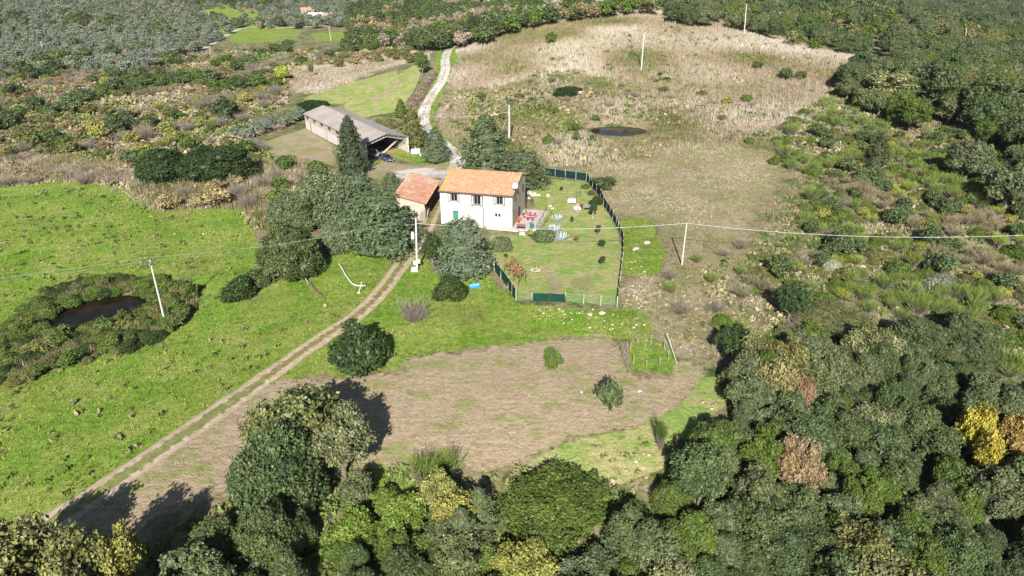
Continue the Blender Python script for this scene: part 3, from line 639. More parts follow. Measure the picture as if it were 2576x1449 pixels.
def rock(loc, r, label, m, seed, flat=.6, cat='rock', name='rock'):
    import bmesh
    bm = bmesh.new(); bmesh.ops.create_icosphere(bm, subdivisions=2, radius=r); rr = random.Random(seed); ph = [rr.uniform(0, 6) for _ in range(6)]
    for v in bm.verts:
        n = v.co.normalized(); k = 1+.22*math.sin(3*n.x+ph[0])+.2*math.sin(4*n.y+ph[1])+.15*math.sin(5*n.z+ph[2])+rr.uniform(-.08, .08)
        v.co = Vector((n.x*k*r, n.y*k*r*.8, n.z*k*r*flat))
    me = bpy.data.meshes.new(name); bm.to_mesh(me); bm.free(); me.materials.append(m); o = bpy.data.objects.new(name, me); COL.objects.link(o)
    o.location = (loc[0], loc[1], float(T(loc[0], loc[1]))+r*flat*.35) if len(loc) < 3 else loc
    o.rotation_euler = (0, 0, rr.uniform(0, 6)); tag(o, label, cat); return o
LIME = mat('pale_limestone', (.42, .39, .32), .9, var=.2, scale=3, bump=.04)
for i, (u, v, r, lb) in enumerate([(1332, 487, .75, 'pale limestone boulder nearest the gable of the white house'), (1341, 491, .7, 'squarish pale boulder, second one from the house gable'), (1356, 492, .45, 'small round cream stone between boulders and terrace railing'), (1331, 500, .38, 'white flattish stone on the grass just above the terrace'), (1379, 494, .5, 'pale pointed rock past the end of the terrace railing'),
                                    (1384, 519, .4, 'pale rock on the lawn right of the terrace'), (1390, 525, .3, 'long flat pale stone on the lawn right of the terrace')]): rock(at(u, v), r, lb, LIME, i)

# ---- tiled shed left of the house
def shed():
    rz = math.radians(-5); c, s_ = math.cos(rz), math.sin(rz)
    S = empty('tiled_shed', (-15.3-5.2*c, 115.3-5.2*s_, 0), rz, 'beige walled shed with a red pantile roof left of the white house', 'shed'); L, D = 5.2, 13.6
    zl, zr = 4.2, 2.85
    wall_with_holes('front_wall', L, -.8, lambda x: zl+(zr-zl)*x/L, [(1.4, 2.6, 1.2, 2.4)], BEIGE, S, 0, .3)
    MB().box((2.0, .2, 1.8), (1.18, .04, 1.18)).build('window', GLASS, S)
    wall_with_holes('rear_wall', L, -.8, lambda x: zl+(zr-zl)*x/L, [], BEIGE, S, D-.3, .3)
    wall_with_holes('left_wall', D-.6, -.8, zl, [], BEIGE, S, 0, .3, along='y', x0=.3)
    b = MB(); 
    for k in range(170):
        y = .3+(D-.8)*random.random(); t = random.uniform(-.5, .5); z0 = random.uniform(-.1, 1.2); b.tube((L-.05+random.uniform(-.1, .1), y, z0), (L+random.uniform(-.1, .12), min(max(y+t, .1), D), min(z0+random.uniform(.8, 1.9), 2.75)), .03, .02, 5)
    b.build('branch_screen', mat('stacked_branches', (.15, .115, .085), .9, var=.4, scale=3), S)
    MB().box((L-.22, D/2, 1.2), (.12, D-.6, 2.9)).build('right_wall', mat('dark_board_wall', (.05, .038, .03), .9), S)
    MB().tube((L+.22, .6, .3), (L+.20, 6.8, 2.75), .055, .04).build('prop_pole', mat('pale_stripped_pole', (.5, .46, .42), .8), S)
    gutter_roof('roof', -.25, D+.25, -.25, zl+.07+.08, L+.35, zr-.09+.08, .29, .085, TILE_S, S, axis='y')
    b = MB(); b.add([(-.25, -.25, zl+.05), (L+.35, -.25, zr-.1), (L+.35, D+.25, zr-.1), (-.25, D+.25, zl+.05), (-.25, -.25, zl+.13), (L+.35, -.25, zr-.02), (L+.35, D+.25, zr-.02), (-.25, D+.25, zl+.13)], [(3, 2, 1, 0), (4, 5, 6, 7), (0, 1, 5, 4), (1, 2, 6, 5), (2, 3, 7, 6), (3, 0, 4, 7)])
    b.build('roof_deck', DARKW, S)
    for k in range(7):
        MB().tube((4.3+k*.22, -.75+random.uniform(-.15, .15), -.05), (4.4+k*.2+random.uniform(-.1, .1), -.08, 1.9+random.uniform(-.4, .2)), .045, .035, 6).build('leaning_pole', WOODG, S)
shed()

# ---- open fronted barn
def barn():
    x0, y0, yaw, Wb, L, z0 = -34.381, 160.592, .604, 11.09, 41.0, -2.04
    B = empty('barn', (x0, y0, z0), yaw, 'long open fronted barn with a pale grey gable roof and rust streaked side', 'barn'); ev, rd = 4.31, 5.819
    BW = NT('barn_side_wall'); sep = BW.n('ShaderNodeSeparateXYZ'); BW.t.links.new(BW.co, sep.inputs[0])
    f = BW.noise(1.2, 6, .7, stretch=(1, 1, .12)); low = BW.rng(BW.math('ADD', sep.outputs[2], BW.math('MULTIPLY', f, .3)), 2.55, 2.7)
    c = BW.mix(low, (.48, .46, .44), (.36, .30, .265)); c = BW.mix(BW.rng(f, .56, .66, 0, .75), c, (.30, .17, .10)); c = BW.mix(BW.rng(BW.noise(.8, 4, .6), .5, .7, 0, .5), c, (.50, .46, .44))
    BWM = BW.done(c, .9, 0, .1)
    hol = [(y, y+2.3, 3.15, 3.9) for y in (38, 32.6, 27.2, 21.8, 16.4, 11)]
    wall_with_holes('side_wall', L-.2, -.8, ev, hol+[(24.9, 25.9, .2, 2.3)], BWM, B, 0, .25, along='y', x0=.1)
    for h in hol:
        g = MB(); g.box((.16, (h[0]+h[1])/2, 3.52), (.03, 2.28, .73)); w = g.build('window', GLASS, B); g = MB()
        for k in range(6): g.box((.09, h[0]+.2+k*.38, 3.52), (.05, .05, .73))
        g.build('window_bars', mat('rusty_bars', (.12, .08, .06), .8), w)
    MB().box((.16, 25.4, 1.25), (.04, .98, 2.08)).build('door', mat('grey_steel_door', (.16, .17, .18), .6), B)
    b = MB(); [b.box((-.06, y, 1.75), (.11, .3, 5.0)) for y in np.arange(4.6, L-1, 5.45)]; b.build('pilasters', mat('stained_concrete', (.38, .33, .29), .9, var=.2), B)
    MB().box((-.035, 36.9, 1.1), (.06, .7, 2.8)).build('dark_panel', mat('grey_stain_panel', (.22, .21, .21), .8), B)
    wall_with_holes('side_wall', L-.2, -.8, ev, [], mat('barn_inner_wall', (.50, .44, .40), .9, var=.15, scale=.7, alt=(.34, .27, .22)), B, Wb-.25, .25, along='y', x0=.1)
    b = MB(); 
    for yy in (L-.1, L+.15): b.add([(0, yy, -.8), (Wb, yy, -.8), (Wb, yy, ev), (Wb/2, yy, rd), (0, yy, ev)], [(0, 1, 2, 3, 4)])
    b.build('rear_wall', CONC, B)
    RM = NT('barn_roof'); f = RM.noise(.25, 5, .6); g = RM.noise(1.5, 5, .7, stretch=(1, .2, 1)); c = RM.mix(RM.rng(f, .35, .65), (.32, .28, .25), (.385, .345, .315)); c = RM.mix(RM.rng(g, .56, .7, 0, .45), c, (.27, .23, .20)); RMM = RM.done(c, .85, 0, .15)
    R = empty('roof'); R.parent = B; sl = (rd-ev)/(Wb/2); o_ = .4
    for sgn, nm in ((0, 'left_slope'), (1, 'right_slope')):
        n = 46*4; ys = np.linspace(-.35, L+.4, n+1); hh = .03*np.abs(np.sin(np.arange(n+1)*math.pi/4)); xs = np.array([-o_, -o_/2, Wb/4, Wb/2-.01])
        V = []; 
        for y, h_ in zip(ys, hh):
            for x in xs: V.append((x if not sgn else Wb-x, y, ev+sl*x+.10+h_))
        me = np_mesh(nm, np.array(V), gidx(4, n+1), RMM); ob = bpy.data.objects.new('roof_slope', me); COL.objects.link(ob); ob.parent = R
        b = MB(); X = lambda q: q if not sgn else Wb-q
        b.add([(X(-o_), -.33, ev-sl*o_), (X(Wb/2), -.33, rd), (X(Wb/2), L+.38, rd), (X(-o_), L+.38, ev-sl*o_), (X(-o_), -.33, ev-sl*o_+.08), (X(Wb/2), -.33, rd+.08), (X(Wb/2), L+.38, rd+.08), (X(-o_), L+.38, ev-sl*o_+.08)], [(3, 2, 1, 0), (4, 5, 6, 7), (0, 1, 5, 4), (1, 2, 6, 5), (2, 3, 7, 6), (3, 0, 4, 7)])
        b.build('purlin_deck', mat('barn_soffit', (.14, .12, .11), .9), R)
    MB().box((Wb/2, L/2, rd+.13), (.35, L+.7, .05)).build('ridge_cap', RMM, R)
    STEEL = mat('pale_painted_steel', (.50, .50, .46), .6, var=.1)
    def truss(y):
        b = MB(); n = 12
        for k in range(n):
            xa, xb = Wb*k/n, Wb*(k+1)/n; zf = lambda x: ev+(rd-ev)*(1-abs(x-Wb/2)/(Wb/2))-.06
            b.tube((xa, y, zf(xa)), (xb, y, zf(xb)), .06, n=6); b.tube((xa, y, zf(xa)-.62), (xb, y, zf(xb)-.62), .055, n=6)
            b.tube((xa, y, zf(xa)-.62), ((xa+xb)/2, y, zf((xa+xb)/2)), .03, n=5); b.tube(((xa+xb)/2, y, zf((xa+xb)/2)), (xb, y, zf(xb)-.62), .03, n=5)
        return b
    truss(-.05).build('truss', STEEL, B)
    for y in (8, 16): truss(y).build('truss', mat('inner_truss', (.2, .2, .19), .7), B)
    for x in (.1, Wb-.1): MB().box((x, -.1, ev/2-.4), (.30, .24, ev+.75)).build('corner_post', STEEL, B)
    b = MB(); b.add([(.3, .05, .12), (Wb-.3, .05, .12), (Wb-.3, L-.2, .12), (.3, L-.2, .12), (.3, .05, -1), (Wb-.3, .05, -1)], [(0, 1, 2, 3), (4, 5, 1, 0)]); b.build('earth_floor', mat('barn_floor', (.26, .19, .13), .95, var=.2), B)
    return B
BARN = barn(); BM_ = Matrix.Translation((-34.381, 160.592, -2.04)) @ Matrix.Rotation(.604, 4, 'Z')
def bw(x, y, z): return BM_ @ Vector((x, y, z))
B = empty('timber_stack', bw(8.0, 3.2, .14), .604+.5, 'heap of cut boards and planks on the floor inside the barn mouth', 'timber'); b = MB()
for k in range(22): b.box((random.uniform(-1, 1), random.uniform(-1.2, 1.2), .08+.03*k), (random.uniform(2, 3.4), .18, .05), rz=random.uniform(-.5, .5))
b.build('boards', WOODL, B)
B = empty('loading_ramp', bw(6.2, 2.0, .14), .604, 'slanting pale conveyor beam leaning on the barn inner wall', 'ramp'); b = MB()
b.tube((-1.6, 0, .1), (4.1, 1.2, 3.2), .09); b.tube((-1.6, .5, .1), (4.1, 1.7, 3.2), .09)
for k in range(12): t = k/11; b.tube((-1.6+5.7*t, 1.2*t, .1+3.1*t), (-1.6+5.7*t, .5+1.2*t, .1+3.1*t), .05)
b.build('beam', mat('pale_old_board', (.5, .43, .36), .8), B)

# ---- distant valley houses
def cottage(u, v, w, d, h, rz, label, wallm, roofm):
    p = at3(u, v); H = empty('cottage', p, rz, label, 'house'); b = MB(); b.box((0, 0, h/2-1), (w, d, h+2)); 
    b.add([(-w/2, -d/2, h), (-w/2, d/2, h), (-w/2, 0, h+d*.22)], [(0, 1, 2)]); b.add([(w/2, -d/2, h), (w/2, d/2, h), (w/2, 0, h+d*.22)], [(0, 1, 2)]); b.build('walls', wallm, H)
    b = MB(); e = .5
    for s in (-1, 1):
        y0 = s*(d/2+e); z0 = h-e*.44
        b.add([(-w/2-e, y0, z0+.05), (w/2+e, y0, z0+.05), (w/2+e, 0, h+d*.22+.05), (-w/2-e, 0, h+d*.22+.05), (-w/2-e, y0, z0+.3), (w/2+e, y0, z0+.3), (w/2+e, 0, h+d*.22+.3), (-w/2-e, 0, h+d*.22+.3)], [(3, 2, 1, 0), (4, 5, 6, 7), (0, 1, 5, 4), (1, 2, 6, 5), (2, 3, 7, 6), (3, 0, 4, 7)])
    r = b.build('roof', roofm, H); MB().box((w*.2, d*.15, h+d*.22+.2), (.7, .7, 1.6)).build('chimney', wallm, r)
    for k in range(3):
        MB().box((-w/2+w*(k+.7)/3.4, -d/2-.02, h*.62), (.9, .06, 1.2)).build('window', GLASS, H)
cottage(774, 40, 10, 8, 4.5, .4, 'pink roofed cottage beside big trees in the far valley', BEIGE, TILE_S)
cottage(800, 48, 14, 7, 3, -.2, 'low white building next to the pink roofed cottage in the far valley', PLASTER, mat('white_sheet_roof', (.7, .68, .66), .7))
cottage(829, 50, 9, 7, 3.2, .1, 'small pale hut with terracotta roof above the far valley road', PLASTER, TILE_S)

# ---- vehicles
TYRE = mat('tyre_rubber', (.02, .02, .02), .85); RIM = mat('alloy_rim', (.45, .46, .48), .35, .7)
def car(name, loc, rz, label, cat, paint, L=4.5, Wc=1.8, Hc=1.45, suv=False):
    C = empty(name, loc, rz, label, cat); hl = L/2; k = 1.12 if suv else 1
    # lower body: stations along x (front +), half-width, belt height, sill height
    st = [(-hl, .70, .62, .42), (-hl+.12, .82, .86, .28), (-hl+.6, .88, .95, .22), (-1.0, .90, .93, .20), (0, .90, .90, .20), (.9, .90, .88, .20), (1.35, .89, .84, .22), (hl-.5, .85, .74, .24), (hl-.12, .76, .62, .28), (hl, .60, .50, .36)]
    if suv: st = [(x, w, b_*1.13, s_+.1) for x, w, b_, s_ in st]
    V = []; n = 10
    for x, w, bt, sl in st:
        w *= Wc/1.8
        V += [(x, -w*.86, sl), (x, -w, sl+.16), (x, -w, bt-.14), (x, -w*.90, bt), (x, -w*.45, bt+.05), (x, w*.45, bt+.05), (x, w*.90, bt), (x, w, bt-.14), (x, w, sl+.16), (x, w*.86, sl)]
    m = len(st); F = [(i*n+j, i*n+(j+1) % n, (i+1)*n+(j+1) % n, (i+1)*n+j) for i in range(m-1) for j in range(n)]
    F += [tuple(range(n-1, -1, -1)), tuple((m-1)*n+j for j in range(n))]
    b = MB(); b.add(V, F); body = b.build('body', paint, C, smooth=True)
    zb = .90*(1.13 if suv else 1); rf, rr = (.35, -1.55) if not suv else (.35, -1.85); gf, gr = 1.15, -2.05
    if suv: gr = -2.1
    cw, rw = .80*Wc/1.8, .60*Wc/1.8
    c8 = [(gf, -cw, zb-.04), (gf, cw, zb-.04), (gr, cw, zb-.02), (gr, -cw, zb-.02), (rf, -rw, Hc), (rf, rw, Hc), (rr, rw, Hc-.05), (rr, -rw, Hc-.05)]
    MB().add(c8, [(0, 1, 5, 4), (1, 2, 6, 5), (2, 3, 7, 6), (3, 0, 4, 7), (4, 5, 6, 7)]).build('glazing', GLASS, C)
    b = MB(); b.add([(rf+.06, -rw-.03, Hc+.0), (rf+.06, rw+.03, Hc+.0), (rr-.05, rw+.03, Hc-.05), (rr-.05, -rw-.03, Hc-.05), (rf-.1, -rw+.08, Hc+.06), (rf-.1, rw-.08, Hc+.06), (rr+.1, rw-.08, Hc+.02), (rr+.1, -rw+.08, Hc+.02)], [(0, 1, 5, 4), (1, 2, 6, 5), (2, 3, 7, 6), (3, 0, 4, 7), (4, 5, 6, 7), (3, 2, 1, 0)])
    for s in (-1, 1):
        b.tube((gf, s*cw, zb-.02), (rf, s*(rw+.01), Hc), .045, n=6); b.tube((gr, s*cw, zb), (rr, s*(rw+.01), Hc-.04), .07, n=6); b.tube((-.45, s*(cw+.01), zb), (-.5, s*(rw+.02), Hc-.02), .035, n=6)
    b.build('roof', paint, C)
    for sx in (hl-.85, -hl+.85):
        for s in (-1, 1):
            w = MB(); w.tube((sx, s*(.66*Wc/1.8), .33*k), (sx, s*(.885*Wc/1.8), .33*k), .33*k, n=20); wh = w.build('wheel', TYRE, C)
            MB().tube((sx, s*.885*Wc/1.8, .33*k), (sx, s*(.90*Wc/1.8), .33*k), .21*k, n=16).build('rim', RIM, wh)
    for s in (-1, 1):
        MB().box((hl-.14, s*.58, .60*k), (.16, .34, .13)).build('headlight', mat('headlamp', (.75, .78, .8), .15), C, bevel=.03)
        MB().box((-hl+.08, s*.62, .72*k), (.12, .3, .14)).build('tail_light', mat('tail_lamp', (.35, .01, .01), .2), C, bevel=.02)
        MB().box((.75, s*(Wc/2+.06), zb+.02), (.12, .18, .12)).build('mirror', mat('mirror_shell', (.35, .36, .38), .4), C, bevel=.02)
    MB().box((hl-.0, 0, .42*k), (.06, .95, .20)).build('grille', BLACKM, C, bevel=.02); MB().box((hl+.04, 0, .42*k), (.02, .5, .12)).build('number_plate', WHITEP, C)
    return C
p = atz(972, 403, -1.9); g = float(T(p.x, p.y)); car('parked_car', (p.x, p.y, g+.0), math.radians(-42), 'blue-grey saloon car parked outside the mouth of the barn', 'car', mat('blue_grey_paint', (.075, .105, .17), .3, .5, var=.03, spec=.5), 4.45)
p = bw(2.9, 2.4, .12); car('parked_car', p, .604-math.pi/2+.12, 'silver white off-road car standing just inside the dark barn', 'car', mat('silver_paint', (.50, .51, .52), .35, .3, var=.03), 4.3, 1.78, 1.75, True)
p = at3(1046, 386); TK = empty('water_tank', p, math.radians(6), 'white box shaped tank with a metal fitting on the grass between barn and pole', 'tank')
MB().box((0, 0, .55), (2.2, 1.1, 1.1)).build('tank_body', WHITEP, TK, bevel=.08); b = MB(); b.lathe([(.42, 1.1), (.42, 1.35), (.3, 1.5), (.1, 1.56)], (0, .1, 0), 14); b.tube((.5, .1, 1.1), (.9, .1, 1.35), .1); b.build('filler_cap', GREYM, TK); MB().box((.5, -.56, .72), (.6, .02, .12)).build('grip_slot', BLACKM, TK)
p = at3(1056, 394); b = MB(); b.lathe([(.16, 0), (.2, .1), (.2, .5), (.08, .62), (.07, .75)], n=12); b.tube((.05, 0, .7), (.2, 0, .5), .03); o = b.build('jerry_can', WHITEP, None, loc=p); o.rotation_euler = (0, 1.1, .6); o.location.z += .2; tag(o, 'white plastic can lying in grass beside the small conifer', 'can')
# log pile
b = MB(); a = Vector((-69, 184.5)); e = Vector((-59.5, 193.5)); 
pa, pb = at3(638, 345), at3(716, 322); dv = (pb-pa); dv.z = 0; Lp = dv.length; dv.normalize(); nv_ = Vector((-dv.y, dv.x, 0))
for k in range(430):
    t = random.random()*Lp; r = random.uniform(.09, .2); z = random.random()**1.2*1.25*(1-.3*abs(math.sin(t*1.1))); off = random.uniform(-.3, .3)+ (0 if random.random() < .6 else 1.3)
    q = pa+dv*t; q.z = float(T(q.x, q.y))+z+.1; rr_ = dv*random.uniform(-.15, .15); b.tube(q+nv_*(off-.6)-rr_, q+nv_*(off+.6)+rr_, r, n=6)
o = b.build('log_pile', mat('cut_logs', (.20, .145, .12), .9, var=.4, scale=1.5), None); tag(o, 'long heap of cut grey-brown logs on the bare ground left of the barn', 'log pile', kind='stuff')
# ------------------------------------------------------------------ foliage
def unit_ico(sub=1):
    import bmesh
    bm = bmesh.new(); bmesh.ops.create_icosphere(bm, subdivisions=sub, radius=1.0); bm.verts.ensure_lookup_table()
    V = np.array([v.co[:] for v in bm.verts]); F = np.array([[v.index for v in f.verts] for f in bm.faces]); bm.free(); return V, F
ICO = unit_ico(2)
def nrm(a): return a/np.maximum(np.linalg.norm(a, axis=-1, keepdims=True), 1e-9)
def rdirs(r, n): return nrm(r.normal(size=(n, 3)))
def quads(P, N, size, r, aspect=1.5, curl=.35):
    """leaf sprays: quads centred at P, facing N"""
    n = len(P); t = nrm(np.cross(N, rdirs(r, n))); b = np.cross(N, t)
    s = (size*r.uniform(.6, 1.4, n))[:, None]
    a = t*s*.5*aspect; c = b*s*.5
    V = np.stack([P-a, P-c*.9+N*s*curl*.3, P+a, P+c*.9-N*s*curl*.2], 1).reshape(-1, 3)
    F = np.arange(4*n).reshape(n, 4); return V, F
def lobed(seed, nl=26, shape='round', core=True, n_tuft=900, per=8, leaf=.036, spread=.030, lobe=(.13, .2), flat=1.0, outer=.36):
    """crown with diameter about 1 and height about 1, base at z=0: lobes carrying tufts of leaf sprays"""
    r = np.random.default_rng(seed)
    if shape == 'cone':
        z = r.uniform(.03, .97, nl)**.85; rad = .44*(1-z)**.75*r.uniform(.75, 1.08, nl)+.02; a = r.uniform(0, 2*np.pi, nl)
        C = np.stack([rad*np.cos(a), rad*np.sin(a), z*.93], 1); R = (.075+.09*(1-z))*r.uniform(.8, 1.25, nl)
        C = np.vstack([C, [[0, 0, .25], [0, 0, .45], [0, 0, .62], [0, 0, .78], [0, 0, .90]]]); R = np.concatenate([R, [.30, .24, .17, .11, .06]])
    elif shape == 'mound':
        d = rdirs(r, nl); d[:, 2] = np.abs(d[:, 2]); C = d*np.array([.36, .36, .55])*r.uniform(.6, 1.0, (nl, 1)); C[:, 2] += .10; R = r.uniform(.12, .19, nl)
        if nl > 40: R = r.uniform(.075, .14, nl) if nl < 100 else r.uniform(.05, .11, nl)
        C = np.vstack([C, [[0, 0, .2]]]); R = np.concatenate([R, [.33]])
    else:
        d = rdirs(r, nl); d[:, 2] = np.where(d[:, 2] < -.35, -d[:, 2], d[:, 2])
        C = d*outer*r.uniform(.58, 1.16, (nl, 1)); C[:, 2] = C[:, 2]*1.05*flat+.54; R = r.uniform(lobe[0], lobe[1], nl)
        C = np.vstack([C, [[0, 0, .5]]]); R = np.concatenate([R, [.29]])
        C[:, :2] += r.normal(0, .015, (len(C), 2))
    w = R**2; w[-1] *= .4; k = r.choice(len(R), n_tuft*3, p=w/w.sum()); d = rdirs(r, len(k)); P = C[k]+d*R[k, None]*r.uniform(.88, 1.14, (len(k), 1))
    D = np.linalg.norm(P[:, None]-C[None], axis=2)/R[None]; D[np.arange(len(k)), k] = 9
    ok = (D.min(1) > .84) & (P[:, 2] > .015) & (d[:, 2] > -.75); P = P[ok][:n_tuft]; k = k[ok][:n_tuft]; d = d[ok][:n_tuft]
    tint = r.uniform(.58, 1.42, len(P)); lt = r.uniform(.80, 1.22, len(R))[k]; hue = r.uniform(0, 1, len(R))[k]*.7+r.uniform(0, .3, len(P))
    m = len(P); Q = np.repeat(P, per, 0)+r.normal(0, spread, (m*per, 3))+np.repeat(d, per, 0)*r.uniform(-.3, .9, (m*per, 1))*spread*1.2
    N = nrm(np.repeat(d, per, 0)*.75+rdirs(r, m*per)*.9+np.array([0, -.0, .25]))
    V, F = quads(Q, N, leaf, r)
    ti = np.repeat(np.repeat(tint*lt, per)*r.uniform(.85, 1.15, m*per), 4); hu = np.repeat(np.repeat(hue, per), 4)
    zs = 1.0
    if shape == 'mound' and 40 < nl < 100: zs = 1/np.percentile(V[:, 2], 99.7); V[:, 2] *= zs
    if core:
        vs = []; fs = []; b = len(V); iv, if_ = ICO
        for c, rr in zip(C, R):
            vs.append((c+iv*rr*.76)*np.array([1, 1, zs])); fs.append(if_+b); b += len(iv)
        V2 = np.vstack(vs); V2[:, 2] = np.maximum(V2[:, 2], .01); F2 = np.vstack(fs)
        V = np.vstack([V, V2]); ti = np.concatenate([ti, np.full(len(V2), .8)]); hu = np.concatenate([hu, np.full(len(V2), .3)])
        return V, [F, F2], ti, hu
    return V, [F], ti, hu
def foliage_mat(name, alt, rough=.55, spec=.35, trans=.0):
    s = NT(name); oi = s.n('ShaderNodeObjectInfo'); col = oi.outputs['Color']
    ti = s.attr('tint'); hu = s.attr('hue')
    al = s.mix(1.0, col, alt, 'MULTIPLY'); c = s.mix(hu, col, al)
    tc = s.n('ShaderNodeCombineColor'); [s.put(tc.inputs[i], ti) for i in range(3)]
    c = s.mix(1.0, c, tc.outputs[0], 'MULTIPLY')
    m = s.done(c, rough, 0, spec)
    if trans: s.b.inputs['Subsurface Weight'].default_value = 0
    return m
LEAF = foliage_mat('broadleaf_foliage', (1.28, 1.12, .85))
NEEDLE = foliage_mat('conifer_foliage', (1.18, 1.08, .85), .6, .25)
TWIG = foliage_mat('bare_twigs', (1.15, 1.0, .85), .9, .05)
BARK = mat('grey_bark', (.20, .17, .14), .9, var=.3, scale=4, stretch=(1, 1, .3))
def crown_mesh(name, *a, m=LEAF, squash=None, **k):
    V, F, ti, hu = lobed(*a, **k)
    return np_mesh(name, V, F, m, {'tint': ti, 'hue': hu})
def strands(name, seed, n, h0, h1, spreadang, green_from, seg=4, r=.006, m=LEAF, leafy=True, twigtint=.0, branch=3):
    """brush of fine upright stems fanning from the base (broom, bare shrubs)"""
    g = np.random.default_rng(seed); Vs = []; Fs = []; Ti = []; Hu = []; mi = []; b = 0
    for i in range(n):
        a = g.uniform(0, 2*np.pi); e = spreadang*math.sqrt(g.uniform(0, 1)); L = g.uniform(h0, h1); base = np.array([g.normal(0, .03), g.normal(0, .03), 0])
        d0 = np.array([math.cos(a)*math.sin(e), math.sin(a)*math.sin(e), math.cos(e)])
        pts = [base]; 
        for k in range(seg):
            d0 = nrm(d0+g.normal(0, .10, 3)+np.array([0, 0, .10])); pts.append(pts[-1]+d0*L/seg)
        lines = [(pts, 1.0)]
        for q in range(branch):
            k = g.integers(1, seg); p = pts[k]; d = nrm(d0+g.normal(0, .35, 3)); lines.append(([p, p+d*L*.25, p+d*L*.25+nrm(d+np.array([0, 0, .4]))*L*.2], .7))
        for ln, f in lines:
            ln = np.array(ln); side = nrm(np.cross(ln[-1]-ln[0], g.normal(size=3))); w = r*f*np.linspace(1, .55, len(ln))[:, None]
            V = np.vstack([ln-side*w, ln+side*w]); m_ = len(ln); F = [(j, j+1, m_+j+1, m_+j) for j in range(m_-1)]
            Vs.append(V); Fs += [tuple(x+b for x in f_) for f_ in F]; b += len(V)
            zz = V[:, 2]; gr = np.clip((zz-green_from)/.12, 0, 1); t = g.uniform(.75, 1.25)
            Ti.append(np.full(len(V), t)); Hu.append(gr)
    return np.vstack(Vs), np.array(Fs), np.concatenate(Ti), np.concatenate(Hu)
def broom_mat():
    s = NT('broom_stems'); oi = s.n('ShaderNodeObjectInfo'); c = s.mix(s.attr('hue'), (.21, .18, .145), oi.outputs['Color'])
    tc = s.n('ShaderNodeCombineColor'); [s.put(tc.inputs[i], s.attr('tint')) for i in range(3)]
    return s.done(s.mix(1.0, c, tc.outputs[0], 'MULTIPLY'), .8, 0, .1)
BROOM = broom_mat()
def strand_mesh(name, *a, m=BROOM, **k):
    V, F, ti, hu = strands(name, *a, **k); return np_mesh(name, V, [F], m, {'tint': ti, 'hue': hu})
def trunk_mesh(name, seed, top=.62, r0=.035, limbs=7, crown_r=.28, lean=.04):
    r = random.Random(seed); b = MB(); pts = [Vector((0, 0, -.08))]; 
    for k in range(1, 6): pts.append(Vector((r.uniform(-lean, lean)*k/5*2, r.uniform(-lean, lean)*k/5*2, top*k/5)))
    b.path(pts, [r0*(1.25-.18*k) for k in range(6)], 7)
    for k in range(limbs):
        i = r.choice((2, 3, 4, 5)); p = pts[i]; a = r.uniform(0, 6.28); q = p+Vector((math.cos(a)*crown_r*.6, math.sin(a)*crown_r*.6, r.uniform(.08, .2))); e = q+Vector((math.cos(a)*crown_r*.5, math.sin(a)*crown_r*.5, r.uniform(.05, .16)))
        b.path([p, q, e], [r0*.5, r0*.32, r0*.14], 5)
    me = bpy.data.meshes.new(name); me.from_pydata(b.v, [], b.f); me.materials.append(BARK); me.update(); return me
PROTO = {
 'oak': [crown_mesh('crown', 10+i, nl=34+5*i, n_tuft=1250, per=8, leaf=.027, spread=.018, lobe=(.085, .165), outer=.39) for i in range(5)],
 'tall': [crown_mesh('crown', 30+i, nl=44, n_tuft=1250, per=8, leaf=.026, spread=.018, lobe=(.075, .135), outer=.40) for i in range(3)],
 'loose': [crown_mesh('crown', 40+i, nl=24, n_tuft=620, per=8, leaf=.036, spread=.034, lobe=(.08, .15), outer=.38) for i in range(3)],
 'thicket': [crown_mesh('foliage', 55+i, nl=110, shape='mound', n_tuft=4200, per=6, leaf=.017, spread=.013) for i in range(2)],
 'dome': [crown_mesh('crown', 150+i, nl=70, shape='mound', n_tuft=2500, per=9, leaf=.0175, spread=.0135) for i in range(4)],
 'mound': [crown_mesh('foliage', 50+i, nl=26, shape='mound', n_tuft=850, per=7, leaf=.040, spread=.026) for i in range(3)],
 'cone': [crown_mesh('crown', 60+i, nl=90, shape='cone', n_tuft=1300, per=7, leaf=.030, spread=.020, m=NEEDLE) for i in range(3)],
 'small': [crown_mesh('crown', 70+i, nl=16, n_tuft=230, per=6, leaf=.070, spread=.045) for i in range(4)],
 'broom': [strand_mesh('foliage', 80+i, 170, .6, 1.05, .75, .42, branch=4, r=.0085) for i in range(3)],
 'bare': [strand_mesh('foliage', 90+i, 120, .6, 1.05, .95, 9, branch=5, r=.006) for i in range(2)],
}
